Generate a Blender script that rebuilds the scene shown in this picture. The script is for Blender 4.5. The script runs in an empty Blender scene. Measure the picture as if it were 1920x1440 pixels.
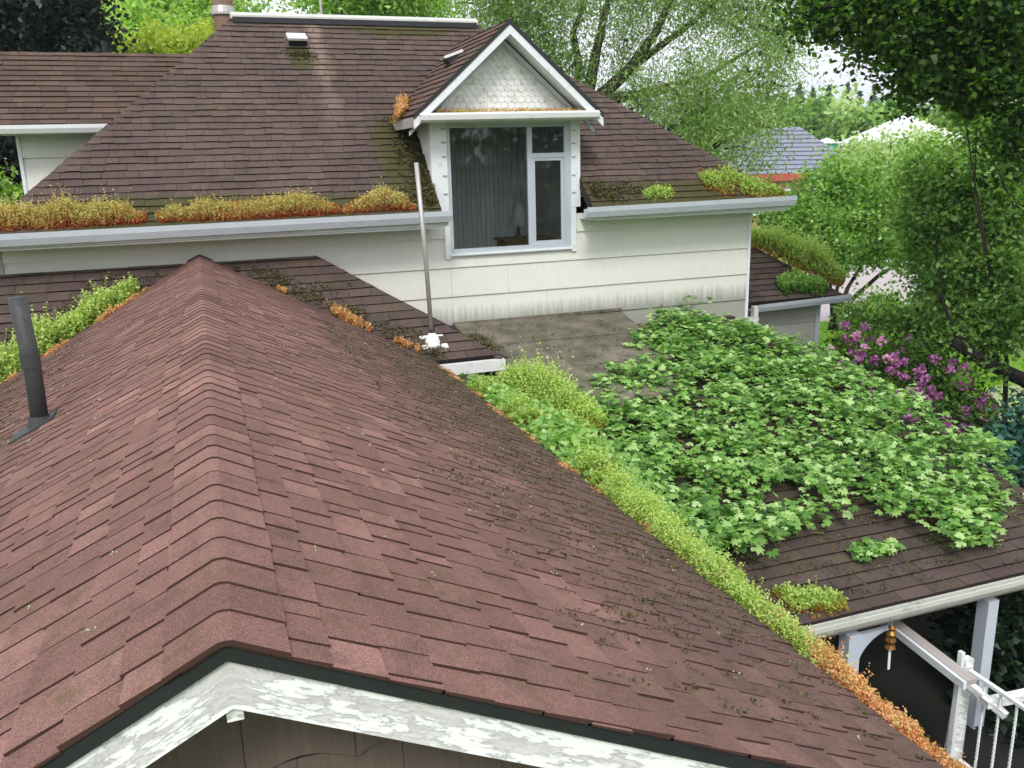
import bpy, math, random
import numpy as np
from mathutils import Vector, Matrix
R = math.radians
sc = bpy.context.scene
col = sc.collection

# ------------------------------------------------------------ camera, sky, sun, exposure
YAW, PITCH, ROLL = R(19.25), R(14.49), R(-1.52)
cam_d = bpy.data.cameras.new('camera'); cam = bpy.data.objects.new('camera', cam_d); col.objects.link(cam)
fw = Vector((math.sin(YAW)*math.cos(PITCH), math.cos(YAW)*math.cos(PITCH), -math.sin(PITCH)))
rt = Vector((math.cos(YAW), -math.sin(YAW), 0)); up = rt.cross(fw)
r2 = math.cos(ROLL)*rt + math.sin(ROLL)*up; u2 = -math.sin(ROLL)*rt + math.cos(ROLL)*up
M = Matrix((r2, u2, -fw)).transposed().to_4x4()
cam.matrix_world = M
cam_d.sensor_width = 36; cam_d.lens = 36*1.0838*1500/1920
cam_d.clip_start = .05; cam_d.clip_end = 4000
sc.camera = cam
SUN_EL, SUN_AZ = R(46), R(-158)     # azimuth from +Y, clockwise
w = bpy.data.worlds.new('World'); sc.world = w; w.use_nodes = True
nt = w.node_tree; nt.nodes.clear()
sky = nt.nodes.new('ShaderNodeTexSky'); sky.sky_type = 'NISHITA'; sky.sun_disc = False
sky.sun_elevation = SUN_EL; sky.sun_rotation = SUN_AZ; sky.dust_density = 6; sky.air_density = 1.0
hs = nt.nodes.new('ShaderNodeHueSaturation'); hs.inputs['Saturation'].default_value = .22
mxw = nt.nodes.new('ShaderNodeMix'); mxw.data_type = 'RGBA'; mxw.inputs[0].default_value = .6
mxw.inputs[7].default_value = (14.2, 14.6, 15.6, 1)
bg = nt.nodes.new('ShaderNodeBackground'); bg.inputs['Strength'].default_value = .1
ow = nt.nodes.new('ShaderNodeOutputWorld')
nt.links.new(sky.outputs[0], hs.inputs['Color']); nt.links.new(hs.outputs[0], mxw.inputs[6])
nt.links.new(mxw.outputs[2], bg.inputs[0]); nt.links.new(bg.outputs[0], ow.inputs[0])
sl = bpy.data.lights.new('sun', 'SUN'); sl.energy = 1.6; sl.angle = R(14); sl.color = (1, .965, .93)
sun = bpy.data.objects.new('sun', sl); col.objects.link(sun)
sd = Vector((math.sin(SUN_AZ)*math.cos(SUN_EL), math.cos(SUN_AZ)*math.cos(SUN_EL), math.sin(SUN_EL)))
sun.rotation_euler = sd.to_track_quat('Z', 'Y').to_euler(); sun.location = sd*50
sc.view_settings.view_transform = 'Standard'; sc.view_settings.look = 'None'
sc.view_settings.exposure = .33; sc.view_settings.gamma = 1; sc.view_settings.use_curve_mapping = False
sc.render.engine = 'CYCLES'
sc.cycles.max_bounces = 6; sc.cycles.transparent_max_bounces = 8

rng = np.random.default_rng(7); rnd = random.Random(7)
GROUND = -5.4

# ------------------------------------------------------------ materials
def nmat(name):
    m = bpy.data.materials.new(name); m.use_nodes = True; n = m.node_tree; n.nodes.clear()
    out = n.nodes.new('ShaderNodeOutputMaterial'); return m, n, out
def N(n, t, **k):
    x = n.nodes.new(t)
    for a, b in k.items(): setattr(x, a, b)
    return x
def c4(c): return (c[0], c[1], c[2], 1)
def noise(n, scale, detail=4, rough=.6, vec=None, stretch=None, lo=None, hi=None):
    if vec is None: vec = N(n, 'ShaderNodeNewGeometry').outputs['Position']
    if stretch:
        mp = N(n, 'ShaderNodeVectorMath', operation='MULTIPLY'); n.links.new(vec, mp.inputs[0]); mp.inputs[1].default_value = stretch; vec = mp.outputs[0]
    t = N(n, 'ShaderNodeTexNoise'); t.inputs['Scale'].default_value = scale; t.inputs['Detail'].default_value = detail; t.inputs['Roughness'].default_value = rough
    n.links.new(vec, t.inputs['Vector']); o = t.outputs['Fac']
    if lo is not None: o = ramp(n, o, lo, hi)
    return o
def ramp(n, s, lo, hi, a=0., b=1.):
    r = N(n, 'ShaderNodeMapRange'); r.inputs[1].default_value = lo; r.inputs[2].default_value = hi; r.inputs[3].default_value = a; r.inputs[4].default_value = b
    n.links.new(s, r.inputs[0]); return r.outputs[0]
def mix(n, f, a, b, mode='MIX'):
    x = N(n, 'ShaderNodeMix', data_type='RGBA', blend_type=mode)
    for i, v in ((0, f), (6, a), (7, b)):
        if hasattr(v, 'links') or hasattr(v, 'is_linked'): n.links.new(v, x.inputs[i])
        else: x.inputs[i].default_value = v if i == 0 else c4(v)
    return x.outputs[2]
def math_(n, op, a, b=0.):
    x = N(n, 'ShaderNodeMath', operation=op)
    for i, v in ((0, a), (1, b)):
        if hasattr(v, 'is_linked'): n.links.new(v, x.inputs[i])
        else: x.inputs[i].default_value = v
    return x.outputs[0]
def attr(n, name='tint'):
    a = N(n, 'ShaderNodeAttribute'); a.attribute_name = name; return a.outputs['Color'] if name != 'tint' else a.outputs['Fac']
def finish(n, out, colr, rough=.85, bump=None, bs=.3, bd=.01, metal=0, spec=.3):
    p = N(n, 'ShaderNodeBsdfPrincipled')
    if hasattr(colr, 'is_linked'): n.links.new(colr, p.inputs['Base Color'])
    else: p.inputs['Base Color'].default_value = c4(colr)
    p.inputs['Roughness'].default_value = rough; p.inputs['Metallic'].default_value = metal; p.inputs['Specular IOR Level'].default_value = spec
    if bump is not None:
        b = N(n, 'ShaderNodeBump'); b.inputs['Strength'].default_value = bs; b.inputs['Distance'].default_value = bd
        n.links.new(bump, b.inputs['Height']); n.links.new(b.outputs[0], p.inputs['Normal'])
    n.links.new(p.outputs[0], out.inputs[0]); return p

def shingle_mat(name, base, warm, moss=(.10, .09, .035), moss_lo=.6, moss_hi=.75, streak=None, dark=(.05, .045, .045), patches=(), eave=None):
    m, n, out = nmat(name)
    t = attr(n)
    g = noise(n, 260, 2, .7)
    c = mix(n, t, base, warm)
    big = noise(n, 1.3, 4, .65, lo=.38, hi=.68)
    c = mix(n, math_(n, 'MULTIPLY', big, .42), c, (base[0]*.62, base[1]*.68, base[2]*.72))
    med = noise(n, 7, 4, .7, lo=.52, hi=.75)
    c = mix(n, math_(n, 'MULTIPLY', med, .5), c, dark)
    gr = ramp(n, g, .3, .7, .35, 1.65)
    gg = N(n, 'ShaderNodeCombineColor'); [n.links.new(gr, gg.inputs[i]) for i in range(3)]
    c = mix(n, 1., c, gg.outputs[0], 'MULTIPLY')
    sp = noise(n, 42, 3, .6, lo=.66, hi=.74)
    c = mix(n, math_(n, 'MULTIPLY', sp, .45), c, (.30, .25, .2))
    ms = noise(n, 3.1, 6, .75, lo=moss_lo, hi=moss_hi)
    ms2 = noise(n, 30, 3, .7, lo=.42, hi=.6)
    c = mix(n, math_(n, 'MULTIPLY', math_(n, 'MULTIPLY', ms, ms2), .75), c, moss)
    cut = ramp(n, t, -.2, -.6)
    if eave:     # grime, moss and lost granules gather away from the ridge, down towards the eaves
        pe = N(n, 'ShaderNodeNewGeometry').outputs['Position']; se = N(n, 'ShaderNodeSeparateXYZ'); n.links.new(pe, se.inputs[0])
        de = math_(n, 'ABSOLUTE', math_(n, 'SUBTRACT', se.outputs[0], eave[0]))
        fe = ramp(n, math_(n, 'ADD', de, math_(n, 'MULTIPLY', math_(n, 'SUBTRACT', noise(n, 2.2, 5, .7), .5), 2.0)), eave[1], eave[2])
        c = mix(n, math_(n, 'MULTIPLY', fe, .62), c, (.085, .066, .056))
        f2 = math_(n, 'MULTIPLY', fe, noise(n, 18, 5, .8, lo=.48, hi=.62))
        c = mix(n, math_(n, 'MULTIPLY', f2, .5), c, (.045, .042, .022))
    pos0 = N(n, 'ShaderNodeNewGeometry').outputs['Position']; sp0 = N(n, 'ShaderNodeSeparateXYZ'); n.links.new(pos0, sp0.inputs[0])
    st0 = noise(n, 3.0, 5, .7, stretch=(3.5, .25, .25), lo=.50, hi=.72)
    c = mix(n, math_(n, 'MULTIPLY', st0, .28), c, (base[0]*.5, base[1]*.55, base[2]*.55))
    for (xc, hw, ya, yb) in patches:
        fx = math_(n, 'MULTIPLY', ramp(n, math_(n, 'ABSOLUTE', math_(n, 'SUBTRACT', sp0.outputs[0], xc)), hw, hw*.3), ramp(n, math_(n, 'ABSOLUTE', math_(n, 'SUBTRACT', sp0.outputs[1], ya)), yb, yb*.35))
        fx = ramp(n, math_(n, 'ADD', fx, math_(n, 'MULTIPLY', math_(n, 'SUBTRACT', noise(n, 7, 5, .75), .5), 1.3)), .42, .72)
        c = mix(n, math_(n, 'MULTIPLY', fx, .8), c, (.058, .060, .018))
    if streak:   # a paler washed patch of worn granules: centre x, half width, depth range along y
        pos = N(n, 'ShaderNodeNewGeometry').outputs['Position']; sx = N(n, 'ShaderNodeSeparateXYZ'); n.links.new(pos, sx.inputs[0])
        d = math_(n, 'ABSOLUTE', math_(n, 'SUBTRACT', sx.outputs[0], streak[0]))
        f = ramp(n, math_(n, 'ADD', d, math_(n, 'MULTIPLY', noise(n, 4, 3), .25)), streak[1]+.12, streak[1]*.3+.1)
        fy = ramp(n, sx.outputs[1], streak[2], streak[3])
        c = mix(n, math_(n, 'MULTIPLY', math_(n, 'MULTIPLY', math_(n, 'MULTIPLY', f, fy), noise(n, 6, 4, .7, stretch=(1, 2, 2), lo=.3, hi=.6)), .6), c, (.36, .26, .21))
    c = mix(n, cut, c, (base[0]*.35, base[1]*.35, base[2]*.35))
    finish(n, out, c, .95, g, .5, .003, spec=.15)
    return m
M_RED = shingle_mat('red_brown_shingle', (.178, .094, .081), (.315, .172, .146), moss_lo=.49, moss_hi=.68, eave=(-.045, .75, 2.4))
M_MAIN = shingle_mat('dark_brown_shingle', (.080, .057, .052), (.136, .096, .083), moss_lo=.5, moss_hi=.68, streak=(1.75, .17, 11.0, 12.9), patches=[(2.60, .75, 10.9, 1.1), (0.2, 3.2, 10.35, .42), (6.2, 1.6, 10.35, .42), (4.8, .6, 10.4, .45), (1.52, .28, 12.5, .28), (3.0, 1.2, 13.15, .4)])
M_DARK = shingle_mat('weathered_dark_shingle', (.080, .056, .052), (.118, .082, .074), moss_lo=.46, moss_hi=.62)
M_LEFT = shingle_mat('brown_shingle_wing', (.085, .058, .048), (.125, .085, .068), moss=(.13, .09, .03), moss_lo=.48, moss_hi=.64)
M_UNDER = shingle_mat('roof_underlay', (.04, .03, .03), (.05, .04, .04))

def plain(name, colr, rough=.6, var=.12, scale=6, metal=0, bump=.1, stretch=None, dirt=None, dlo=.55, dhi=.7, damt=.6, spec=.35):
    m, n, out = nmat(name)
    v = noise(n, scale, 4, .6, stretch=stretch)
    c = mix(n, v, tuple(x*(1-var) for x in colr), tuple(min(1, x*(1+var)) for x in colr))
    if dirt:
        d = noise(n, scale*1.7, 6, .72, stretch=stretch, lo=dlo, hi=dhi)
        c = mix(n, math_(n, 'MULTIPLY', d, damt), c, dirt)
    finish(n, out, c, rough, noise(n, scale*12, 3, .6, stretch=stretch), bump, .004, metal, spec)
    return m
def siding_mat():
    m, n, out = nmat('painted_shake_siding')
    st = noise(n, 9, 3, .6, stretch=(7, 7, .25))
    c = mix(n, st, (.61, .61, .56), (.74, .74, .69))
    big = noise(n, 1.1, 4, .6, lo=.45, hi=.75)
    c = mix(n, math_(n, 'MULTIPLY', big, .25), c, (.53, .52, .42))
    # algae splash that rises from the flat roof joint: streaky
    sx = N(n, 'ShaderNodeSeparateXYZ'); n.links.new(N(n, 'ShaderNodeNewGeometry').outputs['Position'], sx.inputs[0])
    h = math_(n, 'ADD', sx.outputs[2], math_(n, 'MULTIPLY', noise(n, 5, 4, .7, stretch=(4, 4, .1)), -.36))
    f = ramp(n, h, -2.0, -2.2)
    c = mix(n, math_(n, 'MULTIPLY', f, .7), c, (.16, .17, .13))
    finish(n, out, c, .7, noise(n, 26, 3, .6, stretch=(6, 6, .2)), .35, .004)
    return m
M_SIDE = siding_mat()
M_TRIM = plain('white_trim_paint', (.70, .73, .75), .6, .10, 5, dirt=(.26, .27, .25), dlo=.56, dhi=.72, damt=.5)
M_GUT = plain('gutter_paint', (.42, .46, .50), .45, .1, 5, dirt=(.2, .2, .18), dlo=.58, dhi=.75, damt=.5, stretch=(1, 1, 3))
M_WGUT = plain('white_gutter_paint', (.66, .67, .66), .45, .08, 5, dirt=(.2, .2, .18), dlo=.6, dhi=.75, damt=.5)
M_CGUT = plain('cream_gutter', (.52, .53, .48), .45, .1, 5, dirt=(.16, .17, .13), dlo=.55, dhi=.7, damt=.6)
M_POST = plain('grey_white_post', (.50, .55, .62), .6, .1, 4, dirt=(.25, .27, .25), dlo=.6, dhi=.75)
M_BLACK = plain('black_drip_edge', (.022, .024, .028), .45, .2, 8)
M_FRAME = plain('window_aluminium', (.44, .49, .54), .4, .06, 4, metal=.1)
M_PLASTIC = plain('dark_pipe', (.045, .048, .05), .55, .2, 9, dirt=(.10, .09, .08))
M_STEEL = plain('galvanised', (.42, .40, .38), .4, .15, 12, metal=.5)
M_WHITE = plain('white_mast_boot', (.75, .75, .74), .5, .05, 5)
M_FLUE = plain('rusty_flue', (.20, .13, .09), .7, .2, 6, dirt=(.10, .07, .05))
M_WOODG = plain('grey_weathered_wood', (.36, .33, .31), .9, .2, 4, stretch=(8, 1, 8))
M_SHAKE = plain('brown_wall_shingle', (.135, .100, .087), .9, .3, 5, stretch=(10, 10, .8), dirt=(.10, .085, .08))
M_FISH = plain('white_fishscale', (.74, .76, .76), .7, .08, 7, dirt=(.40, .36, .26), dlo=.48, dhi=.66, damt=.6)
M_FLAT = plain('rolled_roofing', (.17, .15, .115), .85, .45, 2.2, dirt=(.05, .052, .025), dlo=.40, dhi=.62, damt=.7)
M_COPPER = plain('copper', (.26, .13, .035), .4, .2, 9, metal=.7)
M_DECK = plain('shade_toned_deck', (.016, .016, .013), .9, .2, 5)  # near-black: shade under the porch put into the board colour
M_ROOM = plain('grey_wall_panelling', (.50, .52, .51), .85, .3, 3, stretch=(6, 6, .4))
M_LAMP = plain('lamp_shade_cloth', (.34, .35, .37), .8, .05, 3)
M_DRESS = plain('dark_red_wood', (.12, .045, .03), .5, .2, 4, stretch=(1, 1, 6))
M_BARK = plain('bark', (.055, .045, .036), .95, .3, 9, stretch=(4, 4, 1), bump=.6)
M_BARKD = plain('wet_dark_bark', (.02, .017, .015), .9, .3, 9, stretch=(4, 4, 1), bump=.6)
M_STEM = plain('green_brown_stem', (.09, .075, .04), .9, .3, 9)
def peel_mat():
    m, n, out = nmat('peeling_white_paint')
    sx = N(n, 'ShaderNodeSeparateXYZ'); n.links.new(N(n, 'ShaderNodeNewGeometry').outputs['Position'], sx.inputs[0])
    ax = math_(n, 'ABSOLUTE', math_(n, 'ADD', sx.outputs[0], .045)); zz = sx.outputs[2]
    al = math_(n, 'SUBTRACT', math_(n, 'MULTIPLY', ax, .895), math_(n, 'MULTIPLY', zz, .446)); ac = math_(n, 'ADD', math_(n, 'MULTIPLY', ax, .446), math_(n, 'MULTIPLY', zz, .895))
    cb = N(n, 'ShaderNodeCombineXYZ'); n.links.new(al, cb.inputs[0]); n.links.new(sx.outputs[1], cb.inputs[1]); n.links.new(ac, cb.inputs[2])
    s = (1.3, 1.3, 6)
    a = noise(n, 5.0, 8, .76, vec=cb.outputs[0], stretch=s, lo=.475, hi=.51)
    b = noise(n, 16, 5, .7, vec=cb.outputs[0], stretch=(.5, .5, 5))
    wood = mix(n, b, (.38, .36, .365), (.72, .70, .70))
    thin = noise(n, 9, 6, .7, vec=cb.outputs[0], stretch=s, lo=.4, hi=.62)
    wood = mix(n, math_(n, 'MULTIPLY', thin, .5), wood, (.8, .8, .8))
    c = mix(n, a, wood, (.84, .845, .85))
    finish(n, out, c, .7, a, .6, .004)
    return m
M_PEEL = peel_mat()
def glass_mat():
    m, n, out = nmat('window_glass')
    fr = N(n, 'ShaderNodeFresnel'); fr.inputs[0].default_value = 1.5
    tr = N(n, 'ShaderNodeBsdfTransparent'); tr.inputs[0].default_value = (.93, .95, .95, 1)
    gl = N(n, 'ShaderNodeBsdfGlossy'); gl.inputs['Roughness'].default_value = .02
    mx = N(n, 'ShaderNodeMixShader'); n.links.new(fr.outputs[0], mx.inputs[0]); n.links.new(tr.outputs[0], mx.inputs[1]); n.links.new(gl.outputs[0], mx.inputs[2])
    n.links.new(mx.outputs[0], out.inputs[0]); return m
M_GLASS = glass_mat()
def leaf_mat(name, stops, rough=.5, trans=.35, spec=.4):
    """stops: colours spread over the tint attribute 0..1"""
    m, n, out = nmat(name)
    cr = N(n, 'ShaderNodeValToRGB'); cr.color_ramp.elements[0].color = c4(stops[0]); cr.color_ramp.elements[1].color = c4(stops[-1])
    for i, s in enumerate(stops[1:-1]):
        e = cr.color_ramp.elements.new((i+1)/(len(stops)-1)); e.color = c4(s)
    n.links.new(attr(n), cr.inputs[0])
    p = N(n, 'ShaderNodeBsdfPrincipled'); n.links.new(cr.outputs[0], p.inputs['Base Color']); p.inputs['Roughness'].default_value = rough; p.inputs['Specular IOR Level'].default_value = spec
    t = N(n, 'ShaderNodeBsdfTranslucent')
    br = N(n, 'ShaderNodeMix', data_type='RGBA', blend_type='MULTIPLY'); br.inputs[0].default_value = 1; n.links.new(cr.outputs[0], br.inputs[6]); br.inputs[7].default_value = (1.5, 1.7, .6, 1)
    n.links.new(br.outputs[2], t.inputs[0])
    mx = N(n, 'ShaderNodeMixShader'); mx.inputs[0].default_value = trans
    n.links.new(p.outputs[0], mx.inputs[1]); n.links.new(t.outputs[0], mx.inputs[2]); n.links.new(mx.outputs[0], out.inputs[0])
    return m
L_VINE = leaf_mat('vine_leaf', [(.04, .11, .022), (.12, .28, .05), (.25, .45, .10), (.50, .66, .30)])
L_SED = leaf_mat('stonecrop', [(.22, .02, .015), (.52, .09, .04), (.56, .26, .09), (.52, .42, .12), (.60, .56, .22)], trans=.25)
L_SEDG = leaf_mat('stonecrop_green', [(.40, .14, .04), (.36, .32, .06), (.30, .45, .08), (.42, .56, .13), (.50, .62, .20)], trans=.3)
L_SEDO = leaf_mat('stonecrop_orange', [(.26, .06, .02), (.30, .24, .05), (.66, .30, .11), (.74, .34, .20), (.66, .50, .20)], trans=.25)
L_BRIGHT = leaf_mat('bright_leaf', [(.10, .20, .04), (.22, .38, .08), (.38, .55, .16), (.58, .68, .26)], trans=.45)
L_YEL = leaf_mat('yellow_green_leaf', [(.18, .25, .03), (.36, .43, .06), (.58, .60, .14)], trans=.45)
L_PLUM = leaf_mat('dark_plum_leaf', [(.012, .018, .014), (.022, .03, .026), (.04, .05, .045)], trans=.15)
L_WILLOW = leaf_mat('willow_leaf', [(.09, .16, .04), (.17, .28, .08), (.27, .40, .14), (.44, .55, .28)], trans=.4)
L_MAPLE = leaf_mat('maple_leaf', [(.012, .036, .008), (.036, .09, .016), (.10, .21, .03), (.26, .46, .07)], trans=.45)
L_MID = leaf_mat('mid_green_leaf', [(.05, .12, .02), (.12, .26, .045), (.24, .42, .09), (.42, .60, .20)], trans=.38)
L_OLIVE = leaf_mat('olive_leaf', [(.05, .12, .025), (.14, .28, .055), (.26, .44, .10), (.50, .66, .27)], trans=.35)
L_DARK = leaf_mat('shade_toned_leaf', [(.006, .014, .008), (.012, .03, .014), (.025, .06, .022)], trans=.15)  # deep shade put into these near-black leaf colours
L_TEAL = leaf_mat('teal_leaf', [(.02, .07, .055), (.04, .13, .10), (.07, .20, .15)], trans=.2)
L_CON = leaf_mat('conifer_needle', [(.04, .075, .05), (.07, .12, .08), (.11, .17, .12)], trans=.1)
L_PALE = leaf_mat('pale_leaf', [(.26, .38, .15), (.44, .55, .30), (.66, .72, .54)], trans=.4)  # for the trees, haze and overexposure are put into these pale colours
L_PETAL = leaf_mat('magenta_petal', [(.30, .07, .32), (.56, .22, .53), (.80, .52, .74)], trans=.3)
L_GRASS = leaf_mat('grass_blade', [(.12, .26, .02), (.22, .42, .04), (.36, .58, .07)], trans=.4)
def ground_mat():
    m, n, out = nmat('lawn'); a = noise(n, .35, 5, .6); b = noise(n, 9, 4, .7)
    c = mix(n, a, (.09, .17, .03), (.17, .28, .05)); c = mix(n, math_(n, 'MULTIPLY', b, .5), c, (.08, .14, .02))
    finish(n, out, c, .95, b, .8, .05); return m
M_LAWN = ground_mat()
M_ROAD = plain('pale_asphalt', (.42, .37, .38), .9, .1, 1.5)
M_PATH = plain('pale_gravel', (.48, .42, .40), .9, .2, 14)
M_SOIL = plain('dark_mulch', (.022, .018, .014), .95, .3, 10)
M_HILL = plain('haze_blue_hill', (.05, .09, .13), .95, .1, .02)  # blue of the distance haze put into the hill colour
M_NROOF = plain('blue_grey_roof', (.22, .24, .31), .8, .1, 3, stretch=(1, 1, 6))
M_NRED = plain('red_fascia', (.42, .085, .06), .7, .1, 3)
M_NWALL = plain('tan_wall', (.42, .25, .16), .8, .1, 3)
M_WROOF = plain('white_metal_roof', (.62, .63, .65), .5, .06, 3)
M_CREAM = plain('cream_wall', (.6, .55, .48), .8, .05, 3)
M_TEALP = plain('turquoise_paint', (.10, .45, .42), .6, .05, 3)

# ------------------------------------------------------------ mesh helpers
class MB:
    def __init__(s): s.v = []; s.f = []; s.t = []
    def poly(s, pts, t=.5):
        i = len(s.v); s.v += [tuple(p) for p in pts]; s.f.append(tuple(range(i, i+len(pts)))); s.t.append(t)
    def prism(s, top, bot, t=.5, ts=None):
        ts = t if ts is None else ts
        n = len(top); i = len(s.v); s.v += [tuple(p) for p in top]+[tuple(p) for p in bot]
        s.f.append(tuple(range(i, i+n))); s.t.append(t)
        s.f.append(tuple(reversed(range(i+n, i+2*n)))); s.t.append(t)
        for k in range(n):
            j = (k+1) % n; s.f.append((i+k, i+n+k, i+n+j, i+j)); s.t.append(ts)
    def box(s, a, b, t=.5):
        x0, y0, z0 = a; x1, y1, z1 = b
        s.prism([(x0, y0, z1), (x1, y0, z1), (x1, y1, z1), (x0, y1, z1)], [(x0, y0, z0), (x1, y0, z0), (x1, y1, z0), (x0, y1, z0)], t)
    def bar(s, A, B, w, h, up=(0, 0, 1), t=.5, off=(0, 0)):
        A = Vector(A); B = Vector(B); d = (B-A).normalized(); sd = d.cross(Vector(up)).normalized(); u = sd.cross(d)
        def ring(P): return [P+sd*(off[0]+a*w/2)+u*(off[1]+b*h/2) for a, b in ((-1, -1), (1, -1), (1, 1), (-1, 1))]
        s.prism(ring(A), ring(B), t)
    def profile(s, A, B, pts, up=(0, 0, 1), t=.5):
        """sweep 2-D profile (side, up) from A to B"""
        A = Vector(A); B = Vector(B); d = (B-A).normalized(); sd = d.cross(Vector(up)).normalized(); u = sd.cross(d)
        s.prism([A+sd*a+u*b for a, b in pts], [B+sd*a+u*b for a, b in pts], t)
    def tube(s, pts, rad, n=6, t=.5):
        pts = [Vector(p) for p in pts]
        if not hasattr(rad, '__len__'): rad = [rad]*len(pts)
        rings = []; prev = None
        for k, P in enumerate(pts):
            d = (pts[min(k+1, len(pts)-1)]-pts[max(k-1, 0)]).normalized()
            a = d.orthogonal().normalized() if prev is None else (prev-d*prev.dot(d)).normalized()
            prev = a; b = d.cross(a); i = len(s.v)
            s.v += [tuple(P+(a*math.cos(q*2*math.pi/n)+b*math.sin(q*2*math.pi/n))*rad[k]) for q in range(n)]; rings.append(i)
        for k in range(len(rings)-1):
            for q in range(n):
                r = (q+1) % n; s.f.append((rings[k]+q, rings[k]+r, rings[k+1]+r, rings[k+1]+q)); s.t.append(t)
        s.f.append(tuple(reversed(range(rings[0], rings[0]+n)))); s.t.append(t)
        s.f.append(tuple(range(rings[-1], rings[-1]+n))); s.t.append(t)
    def build(s, name, mat, parent=None, kind=None, smooth=False):
        me = bpy.data.meshes.new(name); me.from_pydata(s.v, [], s.f)
        if s.t:
            a = me.attributes.new('tint', 'FLOAT', 'FACE'); a.data.foreach_set('value', s.t)
        if smooth: me.polygons.foreach_set('use_smooth', [True]*len(me.polygons))
        return link(name, me, mat, parent, kind)
def link(name, me, mat, parent=None, kind=None):
    if mat and not me.materials: me.materials.append(mat)
    o = bpy.data.objects.new(name, me); col.objects.link(o)
    if parent is not None:
        o.parent = parent
        if parent.type == 'EMPTY': o.matrix_parent_inverse = Matrix.Translation(-parent.location)
    if kind: o['kind'] = kind
    return o
def tag(o, label, cat, group=None, kind=None):
    o['label'] = label; o['category'] = cat
    if group: o['group'] = group
    if kind: o['kind'] = kind
    return o
def thing(name, loc, label, cat, group=None):
    e = bpy.data.objects.new(name, None); e.location = loc; col.objects.link(e); e.empty_display_size = .2
    return tag(e, label, cat, group)
def one(name, mat, fn, parent=None, kind=None, smooth=False):
    m = MB(); fn(m); return m.build(name, mat, parent, kind, smooth)

def clip_half(poly, a, b, c):
    """keep a*x+b*y<=c"""
    out = []
    for i in range(len(poly)):
        p, q = poly[i], poly[(i+1) % len(poly)]
        dp = a*p[0]+b*p[1]-c; dq = a*q[0]+b*q[1]-c
        if dp <= 0: out.append(p)
        if dp*dq < 0:
            t = dp/(dp-dq); out.append((p[0]+(q[0]-p[0])*t, p[1]+(q[1]-p[1])*t))
    return out
def clip_convex(poly, cx):
    for i in range(len(cx)):
        p, q = cx[i], cx[(i+1) % len(cx)]
        nx, ny = q[1]-p[1], -(q[0]-p[0])
        poly = clip_half(poly, nx, ny, nx*p[0]+ny*p[1])
        if len(poly) < 3: return []
    return poly
def area(p): return .5*sum(p[i][0]*p[(i+1) % len(p)][1]-p[(i+1) % len(p)][0]*p[i][1] for i in range(len(p)))

def roof_face(parent_roof, pieces, O, U, V, mat, e=.14, tab=(.28, .32), t0=.006, butt=.012, curl=.0, near=1, gap=.004,
              individual=None, field=None, jit=.004, seed=1, align=0., under=True, thick=.10, tintf=None, deck=None):
    """pieces: convex polygons in (a,b) roof coordinates (counter-clockwise); O origin at the eave, U along the eave, V up the slope.
    individual: list collecting (distance, top, bottom, tint) of shingles"""
    r = random.Random(seed)
    O = Vector(O); U = Vector(U).normalized(); V = Vector(V).normalized(); Nn = U.cross(V).normalized()
    if Nn.z < 0: Nn = -Nn
    if under:
        for pc in (deck or pieces):
            m = MB(); top = [O+U*a+V*b for a, b in pc]; m.prism(top, [q-Nn*thick for q in top]); m.build('deck', M_UNDER, parent_roof)
    amin = min(p[0] for pc in pieces for p in pc); amax = max(p[0] for pc in pieces for p in pc)
    bmin = min(p[1] for pc in pieces for p in pc); bmax = max(p[1] for pc in pieces for p in pc)
    row = 0; b = bmin-.02; prev = []
    while b < bmax:
        a = amin-r.random()*tab[1]; cuts = []
        while a < amax:
            cuts.append(a); a += r.uniform(*tab)
        if align and prev:
            cuts = [min(prev, key=lambda c: abs(c-x)) if r.random() < align else x for x in cuts]
            cuts = sorted(set(cuts)); cc = [cuts[0]]
            for x in cuts[1:]:
                if x-cc[-1] > tab[0]*.5: cc.append(x)
            cuts = cc
        prev = cuts; cuts = cuts+[amax+.01]
        for a0, a1 in zip(cuts[:-1], cuts[1:]):
            if a1-a0 < .02: continue
            lift = r.random(); dj = r.uniform(-jit, jit)
            tint = r.random()**1.3
            quad = [(a0+gap/2, b+dj), (a1-gap/2, b+dj+r.uniform(-jit, jit)*.5), (a1-gap/2, b+e+.006), (a0+gap/2, b+e+.006)]
            for pc in pieces:
                q = clip_convex(quad, pc)
                if len(q) < 3 or abs(area(q)) < 2e-4: continue
                top = []
                for (x, y) in q:
                    s = (y-b)/e; k = (x-a0)/(a1-a0); k = 1-k if near > 0 else k
                    h = t0+butt*(1-s)*(.7+.6*lift)+curl*k*(.3+.9*lift)
                    top.append(O+U*x+V*y+Nn*h)
                bot = [O+U*x+V*y+Nn*.001 for (x, y) in q]
                c = sum(top, Vector())/len(top)
                tt = tint if tintf is None else min(1, max(0, tintf(c, tint)))
                individual.append((c.length, top, bot, tt, mat, parent_roof))
        b += e; row += 1
def emit_shingles(lst, roof_default, limit=300, name='shingle'):
    lst.sort(key=lambda q: q[0])
    for d, top, bot, t, mat, par in lst[:limit]:
        m = MB(); m.prism(top, bot, t, -1.); m.build(name, mat, par)
    rest = {}
    for d, top, bot, t, mat, par in lst[limit:]:
        rest.setdefault((mat.name, par.name), (MB(), mat, par))[0].prism(top, bot, t, -1.)
    for m, mat, par in rest.values(): m.build('shingle_courses', mat, par, kind='stuff')

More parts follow.
